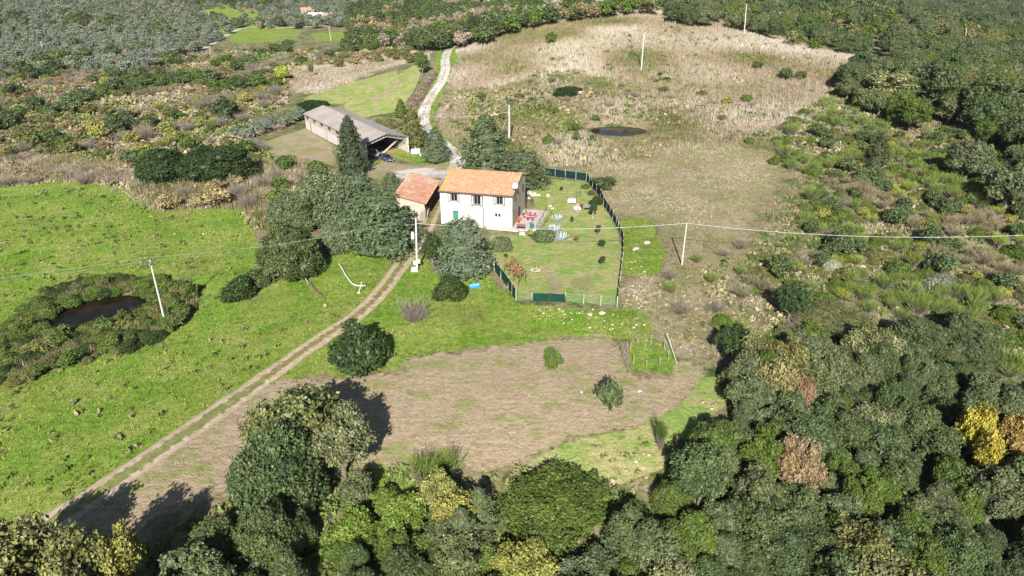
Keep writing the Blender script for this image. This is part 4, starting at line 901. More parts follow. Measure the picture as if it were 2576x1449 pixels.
def conifer_mesh(seed, n=170, per=26, leaf=.034, ex=.68, broad=1.0):
    """clustered sprays on branches that sweep outwards and up; feathery pointed outline"""
    r = np.random.default_rng(seed); z = r.uniform(.04, .98, n)**.9; a = r.uniform(0, 2*np.pi, n); rad = .47*(1-z)**ex*r.uniform(.58, 1.22, n)*broad+.012
    tip = np.stack([rad*np.cos(a), rad*np.sin(a), z+.02], 1); root = np.stack([tip[:, 0]*.25, tip[:, 1]*.25, z-.05-rad*.25], 1); root[:, 2] = np.maximum(root[:, 2], .02)
    t = r.uniform(.25, 1.05, (n, per))**.8; P = root[:, None]+(tip-root)[:, None]*t[..., None]; L = np.linalg.norm(tip-root, axis=1)[:, None, None]
    P = P+r.normal(0, 1, P.shape)*(.12*L+.012)*(1.15-t[..., None]*.75); d = nrm(tip-root); N = nrm(np.repeat(d[:, None], per, 1)*.35+np.array([0, 0, .55])+r.normal(0, .42, P.shape))
    P = P.reshape(-1, 3); N = N.reshape(-1, 3); P[:, 2] = np.maximum(P[:, 2], .01); V, F = quads(P, N, leaf, r, 2.0)
    ti = np.repeat(np.repeat(r.uniform(.7, 1.3, n), per)*r.uniform(.85, 1.15, n*per), 4); hu = np.repeat(np.repeat(r.uniform(0, 1, n), per), 4)
    vs = []; fs = []; b = len(V)
    for zz in np.linspace(.08, .86, 9):
        rr = .34*(1-zz)**ex*broad+.01; vs.append(np.array([0, 0, zz])+ICO[0]*np.array([rr, rr, .11])); fs.append(ICO[1]+b); b += len(ICO[0])
    V2 = np.vstack(vs); V2[:, 2] = np.maximum(V2[:, 2], .005); V = np.vstack([V, V2]); ti = np.concatenate([ti, np.full(len(V2), .7)]); hu = np.concatenate([hu, np.full(len(V2), .5)])
    return np_mesh('crown', V, [F, np.vstack(fs)], NEEDLE, {'tint': ti, 'hue': hu})
PROTO['conifer'] = [conifer_mesh(100+i, 210, 30, .030) for i in range(3)]
PROTO['wideconifer'] = [conifer_mesh(110+i, 360, 30, .025, .30) for i in range(2)]
TRUNKS = {'tree': [trunk_mesh('trunk', i) for i in range(3)], 'stem': [trunk_mesh('trunk', 9, .9, .018, 3, .1, .01)], 'slim': [trunk_mesh('trunk', 20+i, .7, .014, 9, .30, .03) for i in range(2)]}
KD = {  # kind: (mesh family, object name, category, trunk family or None, part name)
 'oak': ('oak', 'oak_tree', 'tree', 'tree'), 'tall': ('tall', 'holm_oak', 'tree', 'tree'), 'loose': ('loose', 'broadleaf_tree', 'tree', 'tree'),
 'mound': ('mound', 'shrub', 'shrub', None), 'dome': ('dome', 'holm_oak', 'tree', 'tree'), 'thicket': ('thicket', 'bramble_thicket', 'thicket', None), 'pine': ('conifer', 'conifer_tree', 'tree', None), 'conifer': ('conifer', 'conifer_tree', 'tree', 'stem'), 'wideconifer': ('wideconifer', 'conifer_tree', 'tree', 'stem'),
 'small': ('small', 'broadleaf_tree', 'tree', 'slim'), 'olive': ('small', 'olive_tree', 'tree', 'slim'), 'broom': ('broom', 'broom_shrub', 'shrub', None), 'bare': ('bare', 'bare_shrub', 'shrub', None), 'bush': ('small', 'bush', 'bush', None),
}
C = {'holm': (.060, .090, .034), 'grey': (.088, .116, .052), 'dark': (.028, .052, .014), 'green': (.070, .112, .020), 'bright': (.095, .15, .028), 'pale': (.15, .17, .078), 'yel': (.19, .205, .055),
     'gold': (.31, .275, .045), 'brown': (.185, .15, .085), 'rust': (.19, .125, .075), 'conif': (.088, .122, .064), 'darkcon': (.052, .070, .034), 'olivegrey': (.135, .165, .125), 'broom': (.15, .205, .045), 'mauve': (.25, .215, .185), 'olive': (.115, .125, .045), 'lime': (.22, .27, .04), 'silver': (.22, .26, .20), 'tanbrown': (.235, .20, .115)}
PLACED = []
def plant(kind, x, y, w, h, col, label, group=None, z=None, parts=None, rz=None, variant=None, jit=.10):
    fam, name, cat, tr = KD[kind]; me = PROTO[fam]; me = me[(variant if variant is not None else random.randrange(99)) % len(me)]
    z = float(T(x, y)) if z is None else z; rz = random.uniform(0, 6.28) if rz is None else rz
    base = C[col] if isinstance(col, str) else col; k = random.uniform(1-jit, 1+jit); c4 = (base[0]*k*random.uniform(1-jit*.6, 1+jit*.6), base[1]*k, base[2]*k*random.uniform(1-jit, 1+jit), 1)
    if name == 'broadleaf_tree' and kind == 'small': name = {'holm': 'evergreen_tree', 'mauve': 'bare_tree', 'brown': 'autumn_tree', 'gold': 'autumn_tree', 'rust': 'autumn_tree', 'yel': 'autumn_tree', 'grey': 'oak_tree'}.get(col, name)
    if kind == 'mound': name = {'olive': 'bramble_bush', 'dark': 'evergreen_shrub', 'bright': 'bramble_bush'}.get(col, name)
    if kind in ('oak', 'tall') and col == 'green': name = 'green_oak'  # green-leaved oaks, the same crowns as the other oaks
    if parts is None: parts = tr is not None
    if parts and tr:
        o = empty(name, (x, y, z-.05), rz, label, cat, group)
        lift = .05 if kind in ('oak', 'tall', 'loose', 'olive', 'small') else .03
        c = bpy.data.objects.new('crown', me); COL.objects.link(c); c.parent = o; c.scale = (w, w*random.uniform(.9, 1.1), h*(1-lift)); c.location = (0, 0, h*lift); c.color = c4
        tm = TRUNKS[tr]; t = bpy.data.objects.new('trunk', tm[random.randrange(len(tm))]); COL.objects.link(t); t.parent = o; t.scale = (max(w, h*.6), max(w, h*.6), h) if kind != 'dome' else (w*.7, w*.7, h*.55)
    else:
        o = bpy.data.objects.new(name, me); COL.objects.link(o); o.location = (x, y, z-.03*h); o.rotation_euler = (0, 0, rz); o.scale = (w, w*random.uniform(.85, 1.15), h); o.color = c4; tag(o, label, cat, group)
    PLACED.append((x, y, w/2)); return o
def ptree(kind, u, v, w, h, col, label, group=None, cf=.5, **k):
    """crown centre seen at (u, v)"""
    x, y = at(u, v, h*cf); return plant(kind, x, y, w, h, col, label, group, **k)

# named, single trees and bushes ------------------------------------------------
ptree('mound', 897, 846, 7.3, 7.2, 'dark', 'big round dark green bush beside the dirt track, casting a shadow on the grass', variant=0)
for a in [
 ('conifer', 880, 366, 8.2, 13.0, 'darkcon', 'tall dark pointed conifer in front of the barn, hiding part of its roof'),
 ('wideconifer', 952, 560, 12.5, 9.5, 'conif', 'broad grey-green cypress right beside the tiled shed, nearest the utility pole'),
 ('wideconifer', 900, 505, 9.5, 9.5, 'conif', 'grey-green cypress behind the broad one, left of the tiled shed roof'),
 ('dome', 812, 490, 13, 9.5, 'conif', 'large grey-green tree left of the cypress clump, above the dark oak'),
 ('dome', 735, 535, 10, 6.5, 'grey', 'grey leaved tree on the left end of the cypress clump by the meadow'),
 ('dome', 855, 585, 8, 6, 'conif', 'grey-green tree between the dark holm oak and the broad cypress'),
 ('wideconifer', 985, 480, 5, 6.5, 'conif', 'small grey-green conifer at the rear left corner of the tiled shed'),
 ('dome', 725, 625, 11.5, 8, 'holm', 'large dark grey-green holm oak on the meadow edge left of the track'),
 ('mound', 600, 715, 5.6, 3.6, 'dark', 'low dark bush at the left foot of the large holm oak'),
 ('mound', 640, 690, 4.2, 3.6, 'holm', 'dark shrub between the low dark bush and the large holm oak'),
 ('wideconifer', 1163, 622, 9.0, 8.4, (.118, .155, .088), 'pale grey-green cypress standing in front of the white house wall'),
 ('mound', 1133, 712, 5.2, 3.8, 'dark', 'dark green bush under the cypress in front of the house'),
 ('tall', 1088, 632, 3.2, 5.2, 'dark', 'narrow dark green bush between utility pole and house cypress'),
 ('conifer', 1222, 370, 14.0, 13.0, 'conif', 'tall pointed spruce-like conifer directly behind the white house'),
 ('wideconifer', 1315, 425, 11.0, 7.0, 'conif', 'wide spreading conifer behind the right end of the white house'),
 ('conifer', 1037, 322, 8.4, 9.6, 'olive', 'olive green conifer between barn and white telephone pole'),
 ('conifer', 1096, 364, 7.2, 8.2, 'conif', 'small dense conifer at the foot of the white telephone pole'),
 ('tall', 1062, 162, 5.0, 7.0, 'green', 'dark green tree at the top end of the mauve hedge'),
 ('conifer', 1008, 272, 4.5, 5.2, 'green', 'small green conifer at the lower end of the mauve hedge'),
 ('mound', 985, 305, 4.2, 3.6, 'olive', 'yellowish green bush beside the right slope of the barn roof'),
 ('loose', 1165, 80, 9.0, 10.0, 'olive', 'rounded olive green tree at the far end of the pale road'),
 ('tall', 1192, 78, 7.0, 9.5, 'dark', 'dark tree just right of the olive green one at the end of the road'),
 ('tall', 1387, 912, 2.1, 3.7, 'green', 'small upright green bush standing alone in the dry field'),
 ('small', 1535, 1005, 2.4, 3.6, 'holm', 'young tree with white stem standing alone in the dry field'),
 ('thicket', 1430, 222, 10.5, 3.4, 'dark', 'wide dark green thicket on the hillside above the small pond'),
 ('small', 1388, 98, 3.4, 3.8, 'green', 'single round green bush high on the straw coloured hill'),
 ('bush', 1978, 187, 4.4, 3.2, 'holm', 'blue-green bush on the right of the straw hill, left of a twin'),
 ('bush', 2014, 192, 3.4, 2.8, 'holm', 'blue-green bush on the right of the straw hill, right of its twin'),
 ('bush', 1907, 165, 3.2, 2.4, 'holm', 'small grey-green bush on the straw hill above the blue-green pair'),
 ('bush', 1877, 250, 3.0, 2.2, 'green', 'small bright bush on the right slope beside a yellow shrub'),
 ('bush', 1830, 256, 2.8, 1.9, 'yel', 'low yellow shrub on the right hillside below the straw grass'),
 ('mound', 1887, 349, 2.3, 1.9, 'green', 'round green ball shaped bush alone at the right edge of the mown slope'),
 ('mound', 1948, 398, 2.6, 2.2, 'green', 'green bush at the left edge of the broom slope, near a white log'),
 ('mound', 1380, 345, 3.4, 3.2, 'green', 'green bush left of the small hill pond'),
 ('mound', 1262, 606, 4.0, 2.6, 'conif', 'grey-green garden shrub in front of the house near the lawn path'),
 ('mound', 1366, 583, 3.9, 2.9, 'conif', 'rounded grey-green shrub next to the silver agaves'),
 ('mound', 1503, 500, 2.8, 1.8, 'dark', 'dark spiky bush against the inside of the garden fence'),
 ('mound', 1473, 466, 1.7, 1.2, 'green', 'small bush just inside the bend of the dark fence'),
 ('mound', 1487, 482, 1.7, 1.1, 'holm', 'small grey bush inside the dark fence, above the spiky one'),
 ('bush', 1519, 462, 4.4, 2.2, 'holm', 'loose grey-green shrub outside the bend of the dark fence'),
 ('conifer', 2212, 375, 6.0, 7.0, 'darkcon', 'dark conical tree standing among the broom on the right slope'),
 ('loose', 2242, 228, 13.0, 10.0, 'pale', 'large pale yellowish oak on the upper right slope'),
 ('tall', 2345, 228, 14.0, 12.0, 'holm', 'very large dark oak right of the pale yellowish one'),
 ('tall', 2490, 270, 13.0, 12.0, 'holm', 'large dark oak at the upper right edge of the photo'),
 ('oak', 2440, 410, 7.5, 8.0, 'grey', 'grey leaved tree on the right slope above the cable'),
 ('oak', 2540, 480, 8.0, 8.0, 'grey', 'grey leaved oak at the right edge above the cable'),
 ('mound', 2096, 660, 3.2, 2.3, 'silver', 'round silvery green bush among broom below the cable'),
 ('mound', 2368, 702, 4.0, 3.4, 'olivegrey', 'pale grey fluffy bush on the right slope below the cable'),
 ('tall', 1990, 765, 4.8, 4.8, 'dark', 'dark dense evergreen bush left of the bramble mound'),
 ('thicket', 2085, 790, 15.0, 3.0, 'olive', 'wide olive green bramble mound above the big woodland'),
 ('tall', 1848, 868, 4.2, 4.2, 'dark', 'dark bush at the right end of the dry field'),
 ('thicket', 1395, 1240, 12.5, 5.4, 'green', 'wide bright green thicket at the lower edge of the dry field'),
 ('loose', 1097, 1245, 3.4, 4.2, 'yel', 'yellow-green shrub below the pair of brooms at the field edge'),
 ('tall', 2008, 1192, 4.6, 6.5, 'brown', 'orange-brown tree standing alone inside the dark woodland'),
 ('loose', 1958, 985, 4.6, 6.0, (.19, .175, .075), 'brownish yellow tree at the top left of the dark woodland'),
 ('loose', 2010, 1012, 3.0, 5.5, 'rust', 'small pinkish brown crown right of the brownish yellow tree'),
 ('loose', 2445, 1095, 3.4, 7.5, 'gold', 'golden yellow crown near the right edge, upper one of two'),
 ('loose', 2482, 1165, 2.6, 6.5, 'gold', 'golden yellow crown near the right edge, lower and slimmer one'),
 ('loose', 2560, 1120, 3.6, 7, (.23, .18, .06), 'orange gold crown cut by the right edge of the photo'),
 ('loose', 765, 1085, 8.8, 7.6, (.095, .118, .042), 'tall yellowish oak at the head of the lower left woodland beside the field'),
 ('oak', 860, 1125, 6.2, 6.6, (.11, .135, .06), 'pale green oak on the right flank of the yellowish oak, beside the dry field'),
 ('dome', 690, 1170, 10.0, 8.0, 'holm', 'dark grey-green oak left below the tall yellowish oak'),
 ('loose', 310, 1440, 3.6, 8.0, 'yel', 'yellow-green tree top at the lower left, right of the deep shadow'),
 ('loose', 40, 1430, 6.5, 8.0, (.15, .17, .06), 'pale yellow-green tree in the bottom left corner'),
 ('small', 711, 186, 5.0, 5.5, 'lime', 'bright yellow-green tree in scrub above the barn'),
 ('small', 567, 275, 3.8, 4.5, 'gold', 'orange yellow little tree in the left scrub'),
 ('small', 265, 215, 4.5, 5, 'lime', 'yellowish poplar like tree in the upper left scrub'),
 ('small', 245, 335, 4.6, 6.0, 'yel', 'yellow bush with red tint in the left scrub'),
 ('thicket', 787, 257, 13.0, 3.4, 'dark', 'long dark green hedge like bush behind the barn'),
 ('loose', 783, 175, 2.6, 5.0, 'olive', 'small upright tree on the bare bank above the barn'),
 ('small', 852, 160, 4.0, 3.6, 'olive', 'small round tree on the straw bank left of the road'),
 ('dome', 415, 415, 15, 7.5, 'dark', 'large dark thicket at the top of the left meadow'),
 ('dome', 548, 410, 18, 7.5, 'dark', 'large dark thicket right of the other one above the meadow'),
 ('loose', 205, 1480, 5, 8.5, 'olive', 'olive green tree top above the deep shadow at lower left'),
]: ptree(a[0], a[1], a[2], a[3], a[4], a[5], a[6])
# trees just below the frame whose shadow falls across the lower left field
for u, v, w, h in ((60, 1490, 8, 12), (130, 1500, 8, 13), (200, 1520, 8, 13), (265, 1510, 7, 11)): pass
for i, (u, v, w, h) in enumerate([(1065, 1182, 3.0, 2.9), (1121, 1172, 2.5, 2.9)]):
    ptree('broom', u, v, w, h, 'broom', 'feathery green broom at the bottom edge of the dry field, %s of a pair' % ('left' if i == 0 else 'right'))
ptree('bare', 1040, 783, 4.0, 3.0, 'mauve', 'grey leafless twiggy bush right of the big round bush')
ptree('broom', 1664, 1095, 1.3, 3.4, 'green', 'thin spindly green stem shrub at the lower right of the dry field')
# hedge of bare mauve shrubs along the road
for i in range(9):
    t = i/8; u, v = 1088+(1038-1088)*t, 180+(252-180)*t; ptree('mound', u, v, 3.8, 3.2, (.20, .165, .135), 'mauve grey hedge shrub in the row along the pale road', 'hedge shrubs along the pale road')

# scattered vegetation --------------------------------------------------------
ANCH = [((60,1400),'in the bottom left corner'),((420,1400),'between deep shadow and bottom edge'),((700,1300),'below the tall yellowish oak'),((960,1250),'left of the yellow-green shrub below the dry field'),((1100,1380),'at the bottom edge below the pair of brooms'),((1400,1380),'below the wide bright green thicket'),
 ((1620,1250),'right of the wide bright green thicket'),((1800,1080),'where the woodland borders the right end of the dry field'),((1900,1330),'left below the orange-brown tree'),((2000,1100),'just above the orange-brown tree'),((2150,1330),'right below the orange-brown tree'),((2050,930),'at the top of the dark woodland'),((2330,870),'on the upper crest of the dark woodland'),((2300,1080),'left of the golden yellow crowns'),((2480,1350),'in the bottom right corner'),((2500,980),'above the golden yellow crowns'),((1700,1400),'at the bottom edge right of centre'),((2560,850),'at the right edge above the woodland'),
 ((1990,320),'at the left edge of the broom slope'),((2150,480),'just above the cable on the right slope'),((2350,520),'above the cable near the grey leaved tree'),((2050,620),'below the cable near the silvery bush'),((2250,700),'below the cable on the right slope'),((2480,650),'below the cable near the right edge'),((2430,800),'between cable and dark woodland'),((1880,780),'left of the bramble mound'),((2160,330),'around the dark conical tree'),((2080,250),'beside the pale yellowish oak'),
 ((2500,120),'in the top right corner'),((2250,120),'behind the right end of the straw hill'),((2050,70),'behind the crest of the straw hill'),((1800,20),'behind the top of the straw hill'),((1500,30),'behind the left shoulder of the straw hill'),((1280,60),'right of the end of the pale road'),((1100,60),'left of the end of the pale road'),((2450,300),'on the upper right slope'),((2380,40),'above the pale pole at upper right'),((2560,20),'in the very top right corner'),((2380,210),'above the largest dark oak at right'),((2560,220),'at the right edge above the grey oak'),((2180,30),'around the far green field'),
 ((950,60),'near the far valley road'),((700,120),'below the far valley road'),((500,60),'by the green olive field'),((300,40),'in the far left olive groves'),((80,60),'at the top left corner'),((60,200),'in the left scrub below the olive groves'),((350,180),'around the bare grey thicket at upper left'),((600,200),'in scrub above the barn'),((450,280),'in the middle of the left scrub'),((150,330),'in the left scrub above the meadow'),((620,280),'left of the barn'),((900,130),'on the straw bank left of the road'),((500,440),'at the top edge of the left meadow'),((700,460),'between barn yard and left meadow'),((150,420),'at the far left above the meadow'),
 ((200,850),'on the bank around the left pond'),((400,760),'right of the left pond'),((60,800),'left of the left pond'),((1450,300),'around the small hill pond'),((1300,300),'on the brown slope behind the house'),((1700,250),'on the brown slope below the straw hill'),((1700,700),'beside the stone strewn ground right of the fence'),((1000,300),'beside the barn')]
ANP = np.array([a[0] for a in ANCH], float)
CW = {'holm': 'dark grey-green', 'grey': 'grey-green', 'dark': 'very dark green', 'green': 'green', 'bright': 'bright green', 'pale': 'pale green', 'yel': 'yellow-green', 'gold': 'golden', 'brown': 'brown', 'rust': 'rusty', 'conif': 'blue-grey-green', 'darkcon': 'dark', 'olivegrey': 'grey leaved', 'broom': 'feathery green', 'mauve': 'leafless mauve grey', 'olive': 'olive green', 'lime': 'lime yellow', 'silver': 'silvery', 'tanbrown': 'dry brown'}
KW = {'oak': 'oak', 'tall': 'oak', 'dome': 'spreading oak', 'loose': 'open crowned tree', 'mound': 'rounded shrub', 'conifer': 'conifer', 'wideconifer': 'conifer', 'small': 'small tree', 'olive': 'olive tree', 'broom': 'broom', 'bare': 'twiggy shrub', 'bush': 'bush'}
OVER = []
def scatter(poly, y0, y1, spacing, mix, seed, cap=400, keep=1.0, parts=None, cf=.5, test=None):
    """mix: [(weight, kind, colour, (wmin, wmax), (hmin/w, hmax/w))]"""
    r = np.random.default_rng(seed); ws = np.array([m[0] for m in mix], float); ws /= ws.sum(); cells = {}
    pa = np.array(poly, float); px = []
    xs = np.tan((pa[:, 0]-1288)/FPX) ; lo, hi = min(xs.min()*1.25, xs.min()*.7), max(xs.max()*1.25, xs.max()*.7)
    N = int((y1-y0)*(hi-lo)*(y0+y1)/2/(spacing*spacing)*5)+50; N = min(N, 60000)
    Y = np.sqrt(r.uniform(y0*y0, y1*y1, N)); X = Y*r.uniform(lo, hi, N); sc_ = 7+(y0+y1)/40; q_ = vnoise(X/sc_, Y/sc_, seed*3+1)+.5*vnoise(X/sc_*2.3, Y/sc_*2.3, seed*3+2)+r.normal(0, .38, N); K = np.searchsorted(np.cumsum(ws), np.argsort(np.argsort(q_))/N*.9999); K = np.minimum(K, len(mix)-1)
    Wd = np.array([r.uniform(*mix[k][3]) for k in K]); Hh = Wd*np.array([r.uniform(*mix[k][4]) for k in K]); Z = T(X, Y)
    U, V = proj(X, Y, Z+Hh*cf); ok = inpoly(U, V, poly) & (U > -90) & (U < 2670) & (V < 1680)
    if test is not None: ok &= test(X, Y)
    wm = max(m[3][1] for m in mix)*.8
    P = np.array(PLACED) if PLACED else np.zeros((0, 3))
    acc = []
    for i in np.nonzero(ok)[0]:
        s = spacing*(.6+.4*Wd[i]/wm); cx, cy = int(X[i]//6), int(Y[i]//6); bad = False
        for a in (-1, 0, 1):
            for b in (-1, 0, 1):
                for q in cells.get((cx+a, cy+b), ()):
                    if (q[0]-X[i])**2+(q[1]-Y[i])**2 < s*s: bad = True; break
        if bad: continue
        if len(P) and np.any(np.hypot(P[:, 0]-X[i], P[:, 1]-Y[i]) < (P[:, 2]*.75+Wd[i]*.3)*keep): continue
        cells.setdefault((cx, cy), []).append((X[i], Y[i])); acc.append(i)
    acc.sort(key=lambda i: -Wd[i]/Y[i])
    for n, i in enumerate(acc):
        m = mix[K[i]]; w, h = float(Wd[i]), float(Hh[i]); mid = sum(m[3])/2
        if n >= cap: OVER.append((float(X[i]), float(Y[i]), w, h, m[1], m[2])); PLACED.append((float(X[i]), float(Y[i]), w/2)); continue
        a = ANCH[int(np.argmin(np.hypot(ANP[:, 0]-U[i], ANP[:, 1]-V[i])))][1]
        big = 'large ' if w > mid*1.08 else ('small ' if w < mid*.92 else '')
        lab = f"{big}{CW.get(m[2], 'mixed')} {KW[m[1]]} {a}"
        plant(m[1], float(X[i]), float(Y[i]), w, h, m[2], lab, f"{CW.get(m[2], 'mixed')} {KW[m[1]].replace('bush', 'bushe')}s {a}", parts=parts)
    return len(acc)
def tstr(name, n): print('SCATTER', name, n)
BW_ = [(3.4, 'dome', 'holm', (3.6, 6.4), (.65, 1.1)), (1.6, 'dome', 'grey', (3.6, 6.0), (.65, 1.1)), (1.4, 'oak', 'holm', (3.6, 5.6), (.8, 1.2)), (1.0, 'tall', 'grey', (3.6, 5.6), (.8, 1.2)), (1.6, 'dome', 'green', (3.4, 5.4), (.85, 1.1)), (.15, 'loose', 'pale', (4, 6), (1, 1.2)), (.3, 'loose', 'olive', (4, 6), (1, 1.2)), (.03, 'bare', 'mauve', (2.4, 3), (1, 1.3))]
BC_ = [(2.0, 'dome', 'green', (3.0, 5.0), (.6, .95)), (2.0, 'dome', 'holm', (3.0, 5.0), (.6, .95)), (2, 'mound', 'green', (2.6, 4.6), (.5, .8)), (.5, 'oak', 'holm', (3.5, 5.0), (.8, 1.1)), (1.2, 'loose', 'grey', (3.0, 4.4), (.8, 1.1)), (2.2, 'mound', 'bright', (2.6, 4.6), (.55, .85)), (.5, 'loose', 'yel', (3, 4.5), (1, 1.2)), (.15, 'bare', 'mauve', (2., 2.8), (.9, 1.1)), (.5, 'conifer', 'grey', (4, 5.5), (.9, 1.1)), (.12, 'broom', 'broom', (2., 2.8), (.9, 1.1))]
tstr('right wood', scatter([(1838,960),(1880,890),(1990,885),(2100,880),(2170,850),(2290,820),(2420,820),(2500,870),(2540,960),(2700,1000),(2700,1560),(1540,1560),(1570,1330),(1650,1270),(1740,1200),(1760,1110),(1850,1070),(1860,1000)], 18, 120, 2.35, BW_, 1, 300))
tstr('bottom centre', scatter([(900,1230),(1000,1240),(1120,1260),(1240,1250),(1300,1290),(1480,1290),(1530,1270),(1640,1290),(1620,1560),(820,1560),(830,1330)], 14, 62, 1.7, BC_, 2, 230))
tstr('bottom left', scatter([(600,1250),(660,1225),(800,1210),(880,1220),(850,1310),(820,1560),(310,1560),(340,1470),(470,1400),(570,1330)], 12, 66, 2.6, BW_, 3, 90))
tstr('corner left', scatter([(-60,1470),(60,1470),(150,1530),(290,1560),(360,1540),(330,1680),(-60,1680)], 10, 60, 3.2, [(1, 'loose', 'yel', (5, 7), (1.1, 1.4)), (2, 'loose', 'olive', (5, 7), (1.1, 1.4)), (1, 'oak', 'holm', (5, 7), (1.1, 1.3))], 4, 24))
SL_ = [(2.4, 'broom', 'broom', (1.6, 3.4), (.65, .95)), (2.0, 'mound', 'green', (2.0, 4.6), (.4, .75)), (1.4, 'mound', 'olive', (2.0, 4.5), (.4, .6)), (.4, 'bare', 'tanbrown', (1.8, 2.6), (.6, .8)), (.3, 'broom', 'lime', (1.8, 2.8), (.7, .9)), (.7, 'bush', 'holm', (2.4, 4), (.7, .95)), (.2, 'bush', 'yel', (1.6, 2.4), (.6, .8)), (.6, 'broom', 'tanbrown', (2, 3), (.6, .8))]
tstr('right slope', scatter([(1990,300),(2080,240),(2180,290),(2330,310),(2420,330),(2700,560),(2700,950),(2540,940),(2500,850),(2420,800),(2290,800),(2170,830),(2090,850),(1990,850),(1880,860),(1810,800),(1830,740),(1900,680),(1960,620),(2010,560),(2030,500),(2060,440),(1990,420),(1950,360)], 66, 230, 2.2, SL_, 5, 400, keep=.7, test=lambda X, Y: vnoise(X/8, Y/8, 31)+.6*vnoise(X/3.5, Y/3.5, 32)+(X-.38*Y-5)/60 > -.12))
UR_ = [(3, 'tall', 'holm', (6, 9.5), (.8, 1.05)), (2, 'oak', 'grey', (6, 9), (.8, 1.0)), (1.2, 'oak', 'green', (5, 8), (.8, 1.0)), (.5, 'loose', 'olive', (5, 7.5), (.8, 1)), (.15, 'bare', 'mauve', (4, 6), (.8, 1)), (.2, 'loose', 'brown', (4, 6), (.9, 1.1))]
tstr('upper right', scatter([(2120,190),(2170,160),(2240,170),(2330,120),(2700,110),(2700,560),(2560,540),(2460,480),(2420,330),(2300,310),(2180,290),(2100,235)], 130, 330, 4.6, UR_, 6, 170, keep=.7))
tstr('behind hill R', scatter([(1660,-20),(1700,40),(1850,62),(1960,90),(2080,130),(2170,165),(2260,150),(2700,130),(2700,-40),(2400,-40),(1900,-40)], 268, 1400, 7.0, UR_, 7, 110, keep=.7, parts=False, test=lambda X, Y: (np.hypot(X-86, Y-270) > 16) & (X > -20)))
FU_ = [(3, 'small', 'holm', (6, 9), (.8, 1.05)), (2, 'small', 'green', (6, 8.5), (.8, 1)), (1.3, 'small', 'mauve', (5, 8), (.8, 1.1)), (1, 'small', 'olive', (5, 8), (.7, 1)), (.35, 'small', 'brown', (5, 7), (.8, 1)), (.03, 'small', 'gold', (4, 6), (.9, 1.2))]
tstr('behind hill L', scatter([(870,60),(900,-30),(1700,-30),(1640,20),(1500,34),(1400,42),(1280,72),(1190,100),(1090,110),(1000,105),(880,112)], 280, 800, 5.4, FU_, 8, 150, keep=.7))
OL_ = [(6, 'olive', 'olivegrey', (5, 7.5), (.7, .9)), (.8, 'small', 'holm', (6, 8.5), (.8, 1)), (.35, 'small', 'mauve', (5, 7), (.7, 1)), (.4, 'small', 'green', (6, 8), (.8, 1)), (.03, 'small', 'gold', (4, 6), (.8, 1.1))]
def in_green(X, Y):
    U, V = proj(X, Y, T(X, Y)); g = np.zeros(len(X), bool)
    for p in ZP['lush'][-5:]: g |= inpoly(U, V, p)
    return ~g | (rng.random(len(X)) < .05)
def not_dry(X, Y):
    U, V = proj(X, Y, T(X, Y)); g = np.zeros(len(X), bool)
    for p in ZP['dry'][2:]: g |= inpoly(U, V, p)
    return ~g | (rng.random(len(X)) < .12)
tstr('olive groves', scatter([(-60,-30),(880,-30),(870,60),(700,62),(600,72),(430,150),(300,180),(0,170),(-60,150)], 330, 950, 7.0, OL_, 9, 290, keep=.5, parts=False, test=in_green))
LS_ = [(1.0, 'small', 'green', (3.5, 6.5), (.6, .9)), (1.1, 'small', 'holm', (4, 7.5), (.65, .95)), (2.0, 'bush', 'olive', (3, 5), (.45, .7)), (2.2, 'bush', 'tanbrown', (3, 5), (.4, .6)), (1.2, 'bare', 'mauve', (3, 5.5), (.6, .9)), (.25, 'bush', 'rust', (3, 4.5), (.5, .7)), (.2, 'small', 'yel', (3, 5), (.7, 1)), (.4, 'broom', 'broom', (3, 4.5), (.6, .8))]
tstr('left scrub', scatter([(-60,160),(300,160),(430,140),(620,120),(900,105),(1000,108),(960,120),(720,160),(700,200),(720,250),(640,290),(560,310),(480,330),(330,420),(200,420),(60,430),(-60,420)], 170, 430, 4.4, LS_, 10, 330, keep=.6, test=lambda X, Y: not_dry(X, Y) & (vnoise(X/22, Y/22, 71)+.7*vnoise(X/9, Y/9, 72) > -.45)))
tstr('meadow top', scatter([(330,400),(480,350),(620,350),(740,395),(800,420),(780,480),(700,560),(650,560),(600,505),(420,515),(340,470)], 120, 200, 4.6, [(.5, 'bush', 'tanbrown', (3, 4.6), (.6, .9)), (1.2, 'mound', 'olive', (2.5, 4.), (.5, .8)), (1.0, 'bare', 'mauve', (2.6, 4), (.8, 1)), (.8, 'small', 'green', (3, 5), (.7, .9)), (.6, 'small', 'holm', (4, 6), (.8, 1))], 11, 130, keep=.6))
tstr('left edge', scatter([(-60,420),(60,410),(330,425),(330,455),(150,450),(0,465),(-60,470)], 130, 200, 4.2, [(1, 'bare', 'mauve', (3, 4.5), (.5, .7)), (1, 'bush', 'tanbrown', (3, 4), (.4, .6))], 12, 14))
tstr('pond bank', scatter([(-60,960),(0,830),(110,730),(250,690),(400,700),(485,720),(490,770),(420,840),(300,880),(170,920),(60,960)], 60, 120, 1.2, [(4, 'mound', 'green', (1.3, 3.6), (.4, .7)), (2, 'mound', 'dark', (1.6, 3.2), (.4, .7)), (3, 'mound', 'olive', (1.3, 3.), (.4, .6)), (1, 'bush', 'green', (1.4, 2.6), (.6, .9)), (.5, 'bush', 'olive', (1.8, 2.6), (.5, .7))], 13, 260, keep=.4, cf=.3,
     test=lambda X, Y: (((X+58)*math.cos(.63)+(Y-86)*math.sin(.63))/6.9)**2+((-(X+58)*math.sin(.63)+(Y-85.6)*math.cos(.63))/5.5)**2 > 1))
